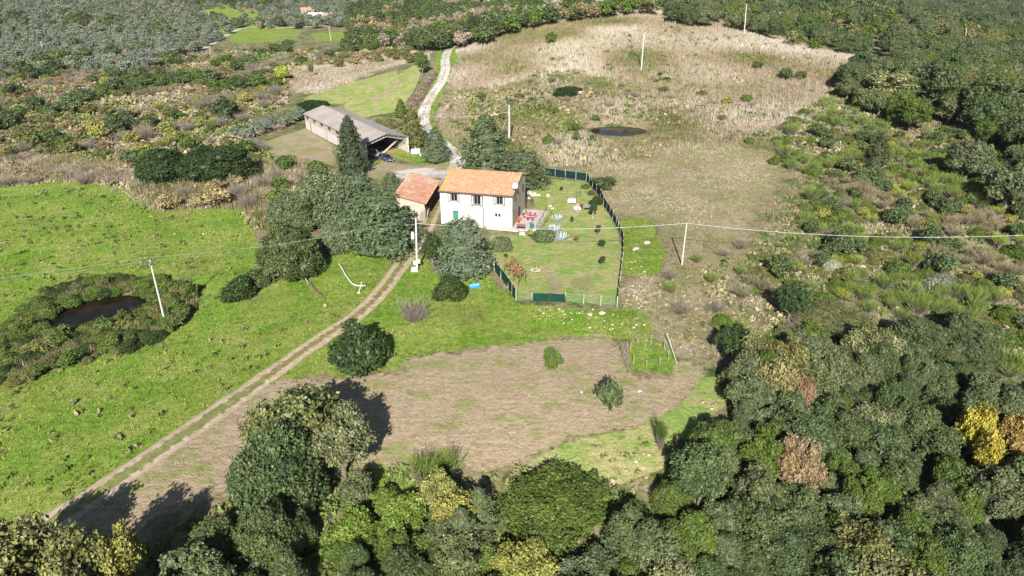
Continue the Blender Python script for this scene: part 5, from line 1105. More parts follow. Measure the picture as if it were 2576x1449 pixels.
tstr('brown slope', scatter([(1120,250),(1200,240),(1350,200),(1600,210),(1850,240),(2000,290),(1960,330),(1850,310),(1640,300),(1620,345),(1480,345),(1470,300),(1380,380),(1150,330)], 165, 235, 9, [(1, 'bush', 'olive', (1.8, 3.4), (.4, .6)), (1, 'bare', 'mauve', (2, 3), (.5, .7)), (.5, 'bush', 'green', (2, 3), (.6, .8))], 14, 34, test=lambda X, Y: np.hypot((X-27.6)/10, (Y-176)/10) > 1))
tstr('barn side', scatter([(560,345),(640,310),(700,290),(760,275),(740,300),(700,312),(640,335),(560,375)], 150, 230, 3.5, [(2, 'bush', 'olivegrey', (3, 4.5), (.5, .7)), (1, 'mound', 'green', (3, 4.5), (.5, .7))], 15, 24))
tstr('fence verge', scatter([(1660,700),(1760,640),(1860,600),(1900,640),(1830,760),(1800,830),(1720,800)], 70, 120, 4.2, [(2, 'bare', 'tanbrown', (1.8, 2.8), (.5, .7)), (1, 'broom', 'broom', (1.6, 2.4), (.6, .9)), (.6, 'bush', 'green', (1.4, 2.2), (.5, .7))], 16, 26))
tstr('road bank', scatter([(900,115),(1000,105),(1060,120),(1050,150),(960,150),(860,160),(790,160)], 230, 380, 7, [(1, 'bush', 'olive', (3, 5), (.5, .8)), (1, 'bush', 'tanbrown', (3, 5), (.5, .8))], 17, 30))
def mass(name, items, label, cat):
    lib = {}
    for fam in ('small', 'mound', 'conifer', 'broom'):
        if fam == 'broom': lib[fam] = [strands('x', 500+i, 60, .6, 1.05, .75, .42, branch=1, r=.02) for i in range(2)]; continue
        sh = 'mound' if fam == 'mound' else 'round'
        lib[fam] = []
        for i in range(3):
            V, F, ti, hu = lobed(300+i, nl=12, shape=sh, n_tuft=90, per=5, leaf=.095, spread=.05, core=False); q = ICO1[0]*np.array([.36, .36, .36])+np.array([0, 0, .42 if sh == 'round' else .2])
            b = len(V); T3 = np.column_stack([ICO1[1], ICO1[1][:, 2]])+b; lib[fam].append((np.vstack([V, q]), np.vstack([F[0], T3]), np.concatenate([ti, np.full(len(q), .7)]), np.concatenate([hu, np.full(len(q), .3)])))
    Vs, Qs, Ti, CR, CG, CB = [], [], [], [], [], []; b = 0
    for x, y, w, h, kind, col in items:
        fam = {'broom': 'broom', 'bare': 'broom', 'mound': 'mound', 'thicket': 'mound'}.get(kind, 'small'); V, F, ti, hu = random.choice(lib[fam]); a = random.uniform(0, 6.28); c, s_ = math.cos(a), math.sin(a)
        P = np.stack([x+(V[:, 0]*c-V[:, 1]*s_)*w, y+(V[:, 0]*s_+V[:, 1]*c)*w, float(T(x, y))+V[:, 2]*h-.1], 1); k = np.array(C[col] if isinstance(col, str) else col)*random.uniform(.85, 1.15)
        if fam == 'broom': cc = np.where(hu[:, None] > .5, k, np.array([.20, .17, .14]))
        else: cc = k[None]*(1+hu[:, None]*np.array([.25, .1, -.15]))
        if len(F[0]) == 4: Qs.append(np.array(F)+b)
        Vs.append(P); Ti.append(ti); CR.append(cc[:, 0]); CG.append(cc[:, 1]); CB.append(cc[:, 2]); b += len(P)
    me = np_mesh(name, np.vstack(Vs), [np.vstack(Qs)], MASSM, {'tint': np.concatenate(Ti), 'cr': np.concatenate(CR), 'cg': np.concatenate(CG), 'cb': np.concatenate(CB)})
    o = bpy.data.objects.new(name, me); COL.objects.link(o); tag(o, label, cat, kind='stuff'); return o
ICO1 = unit_ico(1)
def mass_mat():
    s = NT('mixed_foliage'); tc = s.n('ShaderNodeCombineColor'); [s.put(tc.inputs[i], s.attr(k)) for i, k in enumerate(('cr', 'cg', 'cb'))]
    t = s.n('ShaderNodeCombineColor'); [s.put(t.inputs[i], s.attr('tint')) for i in range(3)]
    return s.done(s.mix(1.0, tc.outputs[0], t.outputs[0], 'MULTIPLY'), .65, 0, .2)
MASSM = mass_mat()
print('TREES', len(PLACED), 'OVER', len(OVER))
fr = [o for o in OVER if o[1] < 250]; bk = [o for o in OVER if o[1] >= 250]
lf = [o for o in bk if o[0] < 30]; rt = [o for o in bk if o[0] >= 30]
if fr: mass('scrub_growth', fr, 'dense mixed scrub and broom filling the slopes between the single bushes', 'scrub')
if lf: mass('distant_woodland', lf, 'dense distant olive groves and scrub woods filling the far valley at upper left', 'woodland')
if rt: mass('distant_woodland', rt, 'dense far woodland behind the straw coloured hill at upper right', 'woodland')
# ------------------------------------------------------------------ poles and cables
def pole(u, v, h, r, label, lean=(0, 0), square=False, top=None, off=0.0, m=CONCP, buried=0.0, name='utility_pole'):
    x, y = at(u, v); z = float(T(x, y)) - buried
    t = empty(name, (x, y, z), 0, label, 'utility pole'); b = MB()
    if square: b.add([(-r, -r, -.5), (r, -r, -.5), (r, r, -.5), (-r, r, -.5), (-r*.65+lean[0], -r*.65+lean[1], h), (r*.65+lean[0], -r*.65+lean[1], h), (r*.65+lean[0], r*.65+lean[1], h), (-r*.65+lean[0], r*.65+lean[1], h)], [(3, 2, 1, 0), (4, 5, 6, 7), (0, 1, 5, 4), (1, 2, 6, 5), (2, 3, 7, 6), (3, 0, 4, 7)])
    else: b.tube((0, 0, -.5), (lean[0], lean[1], h), r, r*.66, 12)
    b.build('pole_shaft', m, t); return t, Vector((x+lean[0], y+lean[1], z+h))
def crossarm(t, h, ang, ln=1.9, tri=True, lean=(0, 0), posts=((-.85, 0), (0, .35), (.85, 0))):
    c, s = math.cos(ang), math.sin(ang); MB().box((lean[0], lean[1], h-.18), (ln, .10, .10), rz=ang).build('crossarm', GREYM, t)
    for d, up in posts:
        q = Vector((lean[0]+c*d, lean[1]+s*d, h-.13+up)); MB().lathe([(.02, -.02-up), (.02, .05), (.07, .06), (.05, .11), (.085, .13), (.05, .19), (.07, .21), (.03, .27)], q, 10).build('insulator', mat('brown_ceramic', (.13, .06, .04), .3), t)
def cable(name, a, b, r, sag, label, m, n=26):
    a, b = Vector(a), Vector(b); bm = MB(); pts = []
    for k in range(n+1):
        t = k/n; p = a.lerp(b, t); p.z -= sag*4*t*(1-t); pts.append(p)
    bm.path(pts, r, 6); o = bm.build(name, m, smooth=True); tag(o, label, 'cable'); return o
ALU = mat('bare_conductor', (.36, .38, .33), .5, .3); BUN = mat('pale_bundled_cable', (.46, .47, .48), .5)
# left pole by the pond
xA, yA = -46.2, 81.1; zA = float(T(xA, yA))
tA = empty('utility_pole', (xA, yA, zA), 0, 'concrete utility pole with three insulators standing in bushes right of the left pond', 'utility pole'); hA = 6.95-zA
MB().tube((0, 0, -.5), (0, 0, hA), .145, .095, 12).build('pole_shaft', CONCP, tA); crossarm(tA, hA, math.radians(75), 2.0)
MB().box((0, 0, hA-.55), (.5, .2, .3), rz=math.radians(75)).build('bracket', GREYM, tA)
# transformer pole beside the track
pB = at3(1049, 678); tB = empty('utility_pole', pB, 0, 'concrete pole with transformer and meter boxes between the track and the house cypress', 'utility pole')
hB = 42+(pB.y/ (FPX*CP-(548-724.5)*SP))*-(FPX*SP+(548-724.5)*CP) - pB.z; lB = (1046-1288)*(pB.y/(FPX*CP-(548-724.5)*SP))-pB.x
MB().tube((0, 0, -.4), (lB, 0, hB), .17, .12, 14).build('pole_shaft', mat('pale_pole', (.46, .46, .45), .8, var=.06), tB)
TB = lambda z: Vector((lB*z/hB, 0, z))
crossarm(tB, hB, math.radians(155), 1.5, lean=(lB, 0), posts=((-.7, 0), (0, .1), (.7, 0)))
MB().box(TB(hB-1.0)+Vector((-.42, -.1, 0)), (.5, .08, .08)).build('bracket', GREYM, tB)
b = MB(); b.lathe([(.22, 0), (.25, .05), (.25, .82), (.22, .88), (.1, .93)], TB(hB-3.2)+Vector((-.48, -.1, 0)), 16); tr = b.build('transformer', mat('transformer_grey', (.52, .54, .57), .5), tB, smooth=False)
for k in (-.12, 0, .12): MB().lathe([(.03, 0), (.05, .05), (.03, .1), (.05, .15), (.02, .24)], TB(hB-3.2)+Vector((-.48+k, -.1, .9)), 8).build('bushing', mat('white_ceramic', (.7, .7, .68), .3), tr)
MB().tube(TB(hB-3.6)+Vector((-.55, -.1, .3)), TB(hB-4.1), .03).build('brace', GREYM, tB)
for dx, dz, w in ((-.33, 1.15, .34), (.36, 1.35, .30)): MB().box(TB(dz)+Vector((dx, -.05, 0)), (w, .25, .62)).build('meter_box', WHITEP, tB, bevel=.02)
MB().box((-.25, -.45, .22), (1.0, .85, .55)).build('concrete_plinth', mat('pale_plinth', (.50, .48, .45), .9), tB)
topB = pB+Vector((lB, 0, hB))
def wire3(a, ang, p, q, sag, lb):
    pass
c75 = Vector((math.cos(math.radians(75)), math.sin(math.radians(75)), 0)); c155 = Vector((math.cos(math.radians(155)), math.sin(math.radians(155)), 0))
topA = Vector((xA, yA, zA+hA)); far = atz(-60, 742, 3.8)
for k, wd in ((-.85, 'nearest'), (0, 'middle'), (.85, 'farthest')):
    q = topA+c75*k+Vector((0, 0, .35 if k == 0 else .14)); cable('power_line', q, topB+c155*(k*-.8)+Vector((0, 0, .15)), .010, .9, f'thin overhead wire from pond pole to transformer pole, {wd} of three', ALU)
    cable('power_line', q, Vector((-100, 68, 6.0))+c75*k, .010, .8, f'thin overhead wire running left out of the photo from the pond pole, {wd} of three', ALU)
# right pole and thick cable
pC = at3(1715, 667); tC = empty('utility_pole', pC, 0, 'pale utility pole on the stony slope carrying the thick white cable', 'utility pole'); hC = 6.75-pC.z
MB().tube((0, 0, -.4), (.02, 0, hC), .13, .09, 12).build('pole_shaft', CONCP, tC); MB().box((0, -.02, hC-.12), (.34, .2, .12)).build('clamp', GREYM, tC)
topC = pC+Vector((0, 0, hC-.06))
cable('overhead_cable', topB+Vector((.1, 0, -.85)), topC, .034, .9, 'thick white overhead cable crossing in front of the house and garden', BUN, 40)
endc = atz(2700, 585, 7.4); cable('overhead_cable', topC, endc, .034, 1.35, 'thick white overhead cable crossing the right slope to the photo edge', BUN, 40)
cable('service_cable', hw(12.0, -.1, 4.6)+Vector((0, 0, -1)), topC+Vector((0, 0, -2.2)), .018, 2.6, 'thin dark cable hanging low across the garden behind the thick one', BLACKM)
MB_ = MB(); 
pD = at3(1281, 357); hD = 9.1; tD = empty('utility_pole', pD, 0, 'tall concrete pole with diagonal strut behind the house conifer', 'utility pole')
MB().tube((0, 0, -.4), (0, 0, hD), .26, .17, 12).build('pole_shaft', CONCP, tD); MB().tube((-.15, 0, hD-1.6), (-2.6, -3.0, .4), .05).build('strut', GREYM, tD)
MB().box((0, 0, hD-.5), (.5, .42, .12)).build('clamp', GREYM, tD); MB().tube((-.1, 0, hD-.6), (-.5, -.1, hD-2.2), .035).build('brace', GREYM, tD)
pE = at3(1071, 352, 0); hE = 6.3; tE = empty('utility_pole', pE, 0, 'slim white telephone pole among the conifers beside the pale road', 'utility pole'); MB().tube((0, 0, -.4), (-.1, 0, hE), .15, .12, 12).build('pole_shaft', mat('white_pole_paint', (.56, .56, .58), .6), tE)
MB().tube((-.1, 0, hE), (-.1, 0, hE+.12), .16, .05, 12).build('cap', GREYM, tE)
cable('overhead_cable', pE+Vector((-.1, 0, hE-.1)), pD+Vector((-.2, 0, hD-1.7)), .035, .75, 'pale cable between the white telephone pole and the tall strutted pole', BUN)
for (ub, vb, ut, vt, r, lb, arm) in ((1613, 175, 1621, 82, .24, 'concrete pole with insulators on the straw hill above the thicket', 1), (1872, 88, 1878, 10, .24, 'tall pale pole at the crest of the straw hill', 1), (833, 102, 827, 66, .22, 'white pole beside the far valley road', 0), (531, 146, 527, 115, .2, 'thin pale pole in the scrub at upper left', 0),
                                     (112, 141, 102, 104, .24, 'leaning pale pole at the upper left edge', 0), (525, 54, 524, 29, .22, 'white pole at the left side of the green olive field', 0), (2088, 50, 2090, 34, .22, 'short pale pole seen behind trees in front of the far green field', 0), (2427, 104, 2432, 70, .2, 'pale pole rising from trees at the upper right', 0)):
    p = at3(ub, vb); D = p.y; h = 42+(D/(FPX*CP-(vt-724.5)*SP))*-(FPX*SP+(vt-724.5)*CP)-p.z; dx = (ut-1288)*(D/(FPX*CP-(vt-724.5)*SP))-p.x
    t = empty('utility_pole', p, 0, lb, 'utility pole'); MB().tube((0, 0, -.5), (dx, 0, h), r, r*.65, 10).build('pole_shaft', CONCP, t)
    if arm: crossarm(t, h, math.radians(20), 1.9, lean=(dx, 0))

# ------------------------------------------------------------------ fences
def net_mat(name, c, gap):
    s = NT(name); f = s.noise(2.5, 4, .6); m = s.done(s.mix(f, c, tuple(x*1.6 for x in c)), .85, 0, .1)
    w = s.noise(26, 2, .5); s.put(s.b.inputs['Alpha'], s.rng(w, gap-.04, gap+.04)); return m
def fence(name, px, ph, label, netm, postm, step=None, nets=None, net_h=None, world=False, pr=.045, stray=.0):
    W_ = [Vector(p) for p in (px if world else [at(u, v) for u, v in px])]
    o3 = Vector((W_[0].x, W_[0].y, float(T(W_[0].x, W_[0].y)))); F_ = empty(name, o3, 0, label, 'fence'); P = [W_[0]]
    for a, b in zip(W_[:-1], W_[1:]):
        n = max(1, round((b-a).length/step)) if step else 1
        for k in range(1, n+1): P.append(a.lerp(b, k/n))
    G = [Vector((p.x, p.y, float(T(p.x, p.y))))-o3 for p in P]
    for g in G:
        b = MB(); b.tube(g+Vector((0, 0, -.2)), g+Vector((random.uniform(-.05, .05)-.0, random.uniform(-.05, .05), ph*random.uniform(.96, 1.06))), pr, pr*.85, 7); b.build('post', postm, F_)
    nh = net_h or ph*.92; b = MB()
    for i, (p, q) in enumerate(zip(G[:-1], G[1:])):
        if nets is not None and i not in nets: continue
        m = 6
        for k in range(m):
            t0, t1 = k/m, (k+1)/m; s0 = -.06*math.sin(math.pi*t0); s1 = -.06*math.sin(math.pi*t1); a_, c_ = p.lerp(q, t0), p.lerp(q, t1); nrm_ = (q-p).cross(Vector((0, 0, 1))).normalized()*.05
            w0 = nrm_*math.sin(6*t0+i); w1 = nrm_*math.sin(6*t1+i)
            b.add([a_+Vector((0, 0, -.05))+w0, c_+Vector((0, 0, -.05))+w1, c_+Vector((0, 0, nh+s1))-w1, a_+Vector((0, 0, nh+s0))-w0], [(0, 1, 2, 3)])
        
    if b.f: b.build('netting', netm, F_)
    w = MB(); 
    for p, q in zip(G[:-1], G[1:]): w.tube(p+Vector((0, 0, nh)), q+Vector((0, 0, nh)), .012, n=4)
    w.build('top_wire', GREYM, F_); return F_
NB = net_mat('black_shade_net', (.006, .020, .020), .22); NG = net_mat('dark_green_net', (.007, .034, .022), .28); NL = net_mat('pale_green_mesh', (.10, .24, .13), .60)
POSTP = mat('pale_fence_post', (.52, .50, .46), .8, var=.1); POSTD = mat('dark_fence_post', (.08, .07, .06), .8)
fence('garden_fence', [(1371,441),(1475,455)], 1.75, 'dark netting fence with pale posts along the back of the garden', NB, POSTP, 2.35)
fence('garden_fence', [(1475,455),(1490,474),(1510,497),(1518,517),(1534,540),(1541,553)], 1.75, 'dark netting fence running down the upper right side of the garden', NB, POSTP, 2.6)
fence('garden_fence', [(1541,553),(1550,567),(1560,589),(1567,609),(1567,645),(1562,689),(1558,722),(1552,772)], 1.55, 'thin dark green mesh fence along the lower right side of the garden', NG, POSTP, 2.5)
fence('garden_fence', [(1552,772),(1510,769),(1467,764),(1422,761)], 1.5, 'transparent wire fence section at the lower right corner of the garden', NL, POSTP)
fence('garden_fence', [(1422,761),(1381,758.6),(1339.5,758.6)], 1.4, 'two dark green netting panels in the lower garden fence', NG, POSTD, pr=.06)
fence('garden_fence', [(1339.5,758.6),(1298,756)], 1.35, 'see-through wire gap between the green panels and the diagonal netting', NL, POSTP)
fence('garden_fence', [(1298,756),(1278,724),(1260,700),(1244,682)], 1.75, 'diagonal dark green netting fence at the lower left of the garden', NG, POSTP, 2.2)
fence('wire_fence', [(1590,585),(1653,588),(1700,600)], 1.6, 'loose posts outside the garden fence by the green strip', NL, POSTD, nets=[])
b = fence('paddock_fence', [(1586,881),(1604,871),(1637,867),(1671,876),(1681,906),(1660,921),(1625,928),(1593,916)], 1.15, 'rough little stake enclosure round a green patch in the dry field', NL, WOODG, nets=[], pr=.04)
def ploop(name, px, r, h, label, m, n=40, tilt=.4, cat='brushwood'):
    L = [at(u, v) for u, v in px]; b = MB(); Ls = smooth_line(L, .25)
    for k in range(n):
        i = random.randrange(len(Ls)-6); p, q = Ls[i], Ls[min(i+random.randrange(4, 8), len(Ls)-1)]; zz = float(T(p.x, p.y)); z2 = random.random()*h
        b.tube((p.x+random.uniform(-tilt, tilt), p.y+random.uniform(-tilt, tilt), zz+random.random()*h), (q.x+random.uniform(-tilt, tilt), q.y+random.uniform(-tilt, tilt), float(T(q.x, q.y))+z2), r, r*.6, 5)
    o = b.build(name, m); tag(o, label, cat); return o
DRYB = mat('dry_brushwood', (.33, .27, .21), .9, var=.35, scale=5)
ploop('brushwood_heap', [(1572,866),(1570,890),(1577,915),(1586,938)], .03, .6, 'bundled dry branches along the left side of the stake enclosure', DRYB, 90)
p, q = at3(1676, 857), at3(1703, 919); o = MB().tube(p+Vector((0, 0, 1.0)), q+Vector((0, 0, .15)), .06, .05, 8).build('leaning_rail', mat('silver_pole', (.55, .55, .53), .6)); tag(o, 'long pale pole lying along the right side of the stake enclosure', 'rail')
ploop('brushwood_heap', [(775,712),(785,728),(800,745),(818,760)], .025, .45, 'dry brown brushwood strip along the left side of the small green plot', mat('brown_brush', (.27, .19, .12), .9, var=.3), 90, .3)
def edging(px, label, r=.09, m=None):
    L = smooth_line([at(u, v) for u, v in px], .5); b = MB(); pts = [Vector((p.x, p.y, float(T(p.x, p.y))+.22)) for p in L]; b.path(pts, r, 6); o = b.build('edging_board', m or mat('bleached_board', (.60, .58, .56), .8)); tag(o, label, 'board'); return o
edging([(766,699),(771,707),(778,717)], 'bleached pale board at the upper left of the small green plot')
edging([(853,667),(862,680),(868,692),(878,706),(888,718),(900,722),(920,722)], 'long bleached pipe curving along the right side of the small green plot')
p = at3(903, 738); t = empty('leaning_post', p, 0, 'leaning thin post with a round white base near the dirt track', 'post'); MB().tube((0, 0, .1), (.45, .4, 1.6), .04).build('shaft', mat('bleached_board', (.60, .58, .56)), t); MB().lathe([(.1, 0), (.22, .06), (.22, .16), (.1, .24)], (0, 0, 0), 14).build('white_base', WHITEP, t)

# ------------------------------------------------------------------ garden things
def agave(u, v, R_, label, seed):
    x, y = at(u, v); g = random.Random(seed); z = float(T(x, y)); b = MB()
    for k in range(30):
        a = k*2.39996; e = math.radians(14+66*(k/30)**.8); L_ = R_*g.uniform(.85, 1.1); d = Vector((math.cos(a)*math.cos(e), math.sin(a)*math.cos(e), math.sin(e))); s_ = Vector((-math.sin(a), math.cos(a), 0)); up = d.cross(s_)*-1
        p0 = Vector((math.cos(a), math.sin(a), 0))*.08; w = [.07, .10, .085, .05, .003]; pts = [p0+d*L_*t+up*(.10*math.sin(math.pi*t))-Vector((0, 0, .14*t*t)) for t in (0, .3, .6, .85, 1)]
        vs = []
        for q, ww in zip(pts, w): vs += [q-s_*ww+up*ww*.5, q-up*.02, q+s_*ww+up*ww*.5]
        b.add(vs, [(i*3+j, i*3+j+1, i*3+j+4, i*3+j+3) for i in range(4) for j in range(2)])
    o = b.build('agave', mat('silver_agave', (.34, .40, .41), .55, var=.12, scale=6), smooth=False); o.location = (x, y, z); tag(o, label, 'agave', 'silver agaves on the lawn')
agave(1403, 556, 1.55, 'silver blue agave rosette, uppermost of the row beside the round shrub', 1)
agave(1398, 583, 1.45, 'silver blue agave rosette, middle one crossed by the white cable', 2)
agave(1413, 605, 1.75, 'silver blue agave rosette, lowest and largest of the row', 3)
agave(1388, 574, .8, 'small silver agave offset against the round shrub', 4)
def sapling(u, v, h, w, col, label, guard=False, bare=False):
    x, y = at(u, v); t = empty('sapling', (x, y, float(T(x, y))), random.uniform(0, 6), label, 'sapling'); b = MB(); r = random.Random(int(u)); top = h*.55
    b.path([(0, 0, -.1), (.02, 0, top*.5), (0, .03, top), (.02, 0, h*.9)], [.04, .035, .028, .012], 6)
    for k in range(12): a = r.uniform(0, 6.28); z0 = r.uniform(.35, .8)*h; b.path([(0, 0, z0), (math.cos(a)*w*.28, math.sin(a)*w*.28, z0+h*.1), (math.cos(a)*w*.45, math.sin(a)*w*.45, z0+h*.22)], [.015, .01, .004], 4)
    b.build('trunk', mat('white_trunk_guard', (.62, .6, .55), .8) if guard else BARK, t)
    if not bare:
        me = PROTO['loose'][r.randrange(3)]; c = bpy.data.objects.new('crown', me); COL.objects.link(c); c.parent = t; c.scale = (w, w, h*.62); c.location = (0, 0, h*.38); k = C[col] if isinstance(col, str) else col; c.color = (*k, 1)
sapling(1429, 487, 2.6, 1.8, 'mauve', 'bare brown fruit tree near the clothes line', bare=True)
sapling(1412, 483, 1.0, .8, 'dark', 'small dark plant left of the bare fruit tree')
sapling(1438, 564, 1.3, .7, 'dark', 'small dark garden sapling between terrace and fence')
sapling(1491, 550, 2.6, 1.5, 'dark', 'thin young tree with a white trunk guard near the right fence', True)
sapling(1504, 594, 1.9, 1.0, 'darkcon', 'dark thin sapling in the lawn just below the cable')
sapling(1449, 610, 1.1, .8, (.20, .09, .04), 'reddish brown leaved sapling right of the agaves')
sapling(1513, 627, 1.5, 1.2, 'dark', 'dark spreading sapling in the right half of the lawn')
sapling(1514, 672, 1.7, 1.0, 'dark', 'dark sapling in the lower right of the lawn')
sapling(1333, 604, 1.9, 1.0, 'lime', 'yellow leaved sapling in front of the terrace')
sapling(1272, 652, .9, .6, 'dark', 'small dark plant above the vine pergola')
# vine pergola
pg = at3(1292, 706); PG = empty('vine_pergola', pg, 0, 'low pergola frame with reddish autumn vines beside the diagonal fence', 'pergola'); rowL = [(1268,685),(1280,696),(1292,709),(1305,720)]; rowR = [(1288,672),(1300,684),(1312,697),(1322,712)]; tops = []
for row in (rowL, rowR):
    tt = []
    for u, v in row: q = at3(u, v)-pg; MB().tube(q+Vector((0, 0, -.1)), q+Vector((0, 0, 1.75)), .035).build('post', POSTD, PG); tt.append(q+Vector((0, 0, 1.75)))
    tops.append(tt)
b = MB(); 
for tt in tops: b.path(tt, .03, 6)
for a_, c_ in zip(*tops): b.tube(a_, c_, .028)
b.build('top_frame', POSTD, PG); b = MB(); g = random.Random(4)
for k in range(420):
    i = g.randrange(3); t = g.random(); s_ = g.random()**1.5; q = tops[0][i].lerp(tops[0][i+1], t).lerp(tops[1][i].lerp(tops[1][i+1], t), s_)+Vector((g.gauss(0, .15), g.gauss(0, .15), -abs(g.gauss(0, .35)))); n_ = Vector((g.gauss(0, 1), g.gauss(0, 1), 1.2)).normalized(); a_ = n_.orthogonal().normalized()*.10; c_ = n_.cross(a_); b.add([q-a_, q-c_, q+a_, q+c_], [(0, 1, 2, 3)])
b.build('vine_leaves', mat('autumn_vine', (.36, .15, .06), .7, var=.4, scale=4, alt=(.25, .22, .06)), PG)
# fire ring
p = at3(1347, 680); F_ = empty('fire_ring', p, 0, 'ring of white stones with two dark stakes on the lower lawn', 'fire ring')
for k in range(9):
    a = k/9*6.28; b = MB(); b.lathe([(.10, 0), (.17, .05), (.15, .16), (.06, .2)], (math.cos(a)*.62, math.sin(a)*.5, 0), 8); b.build('stone', LIME, F_)
for x_ in (-.1, .45): MB().tube((x_, 0, 0), (x_+.05, .05, 1.0), .03).build('stake', POSTD, F_)
# grey concrete block and blue tub
p = at3(1222, 676); t = empty('concrete_tank', p, .2, 'grey concrete block with a white pipe beside the house cypress', 'tank'); MB().box((0, 0, .7), (1.3, 1.1, 1.5)).build('block', CONC, t, bevel=.03); MB().tube((.6, 0, 1.3), (1.6, -.9, .2), .04).build('pipe', WHITEP, t)
p = at3(1194, 722); t = empty('plastic_tub', p, math.radians(24), 'bright blue plastic tub lying on the grass below the house cypress', 'tub')
b = MB(); o_ = [(-.85, -.3), (-.6, -.42), (.6, -.42), (.85, -.3), (.85, .3), (.6, .42), (-.6, .42), (-.85, .3)]; n = 8
b.add([(x*.82, y*.8, .02) for x, y in o_]+[(x, y, .34) for x, y in o_]+[(x*.9, y*.86, .34) for x, y in o_]+[(x*.78, y*.72, .10) for x, y in o_], [tuple(range(n-1, -1, -1))]+[(i+r*n, (i+1) % n+r*n, (i+1) % n+(r+1)*n, i+(r+1)*n) for r in range(3) for i in range(n)]+[tuple(range(3*n, 4*n))]); b.build('tub_shell', BLUEP, t)
b = MB(); b.add([(x*.8, y*.74, .20) for x, y in o_], [tuple(range(n))]); b.build('water', mat('pale_blue_water', (.35, .55, .75), .15), t)
# clothes line with washing
pa, pb = at3(1459, 497), at3(1437, 497); 
CL = empty('clothes_line', pa, 0, 'dark green clothes line with T shaped posts on the upper lawn', 'clothes line'); DG = mat('dark_green_paint', (.02, .09, .05), .5)
for q in (Vector((0, 0, 0)), Vector((-.9, -2.4, 0))):
    MB().tube(q, q+Vector((0, 0, 1.8)), .035).build('post', DG, CL); MB().tube(q+Vector((-.55, .1, 1.8)), q+Vector((.55, -.1, 1.8)), .03).build('cross_bar', DG, CL)
b = MB(); [b.tube((k, 0, 1.8), (-.9+k, -2.4, 1.8), .008, n=4) for k in (-.4, 0, .4)]; b.build('line', GREYM, CL)
def cloth(u, v, w, h, z0, label, m, rz=0, seed=0, name='laundry_sheet'):
    x, y = at(u, v); b = MB(); nx, nz = 10, 6; vs = []
    for j in range(nz+1):
        for i in range(nx+1): vs.append(((i/nx-.5)*w, .09*math.sin(i*1.1+seed)*(1-j/nz*.4), z0+h*j/nz+(.04*math.sin(i*2+seed) if j == 0 else 0)))
    b.add(vs, [(j*(nx+1)+i, j*(nx+1)+i+1, (j+1)*(nx+1)+i+1, (j+1)*(nx+1)+i) for j in range(nz) for i in range(nx)]); o = b.build(name, m); o.location = (x, y, float(T(x, y))); o.rotation_euler = (0, 0, rz); o.modifiers.new('t', 'SOLIDIFY').thickness = .01; tag(o, label, 'laundry'); return o
DRK = empty('drying_rack', at3(1438, 511), .1, 'white drying rack holding a white sheet on the upper lawn', 'drying rack')
MB().box((0, 0, .95), (1.5, .65, .03)).build('rack_top', mat('grey_slats', (.45, .46, .48), .6), DRK)
for x_ in (-.6, .6):
    for y_ in (-.28, .28): MB().tube((x_*1.1, y_*1.1, 0), (x_, y_, .95), .02).build('leg', WHITEP, DRK)
CLOTHW = mat('white_cloth', (.75, .76, .78), .9, var=.04)
cloth(1438, 514, 1.5, .62, .36, 'white sheet hanging on the front of the drying rack', CLOTHW, .1, 1)
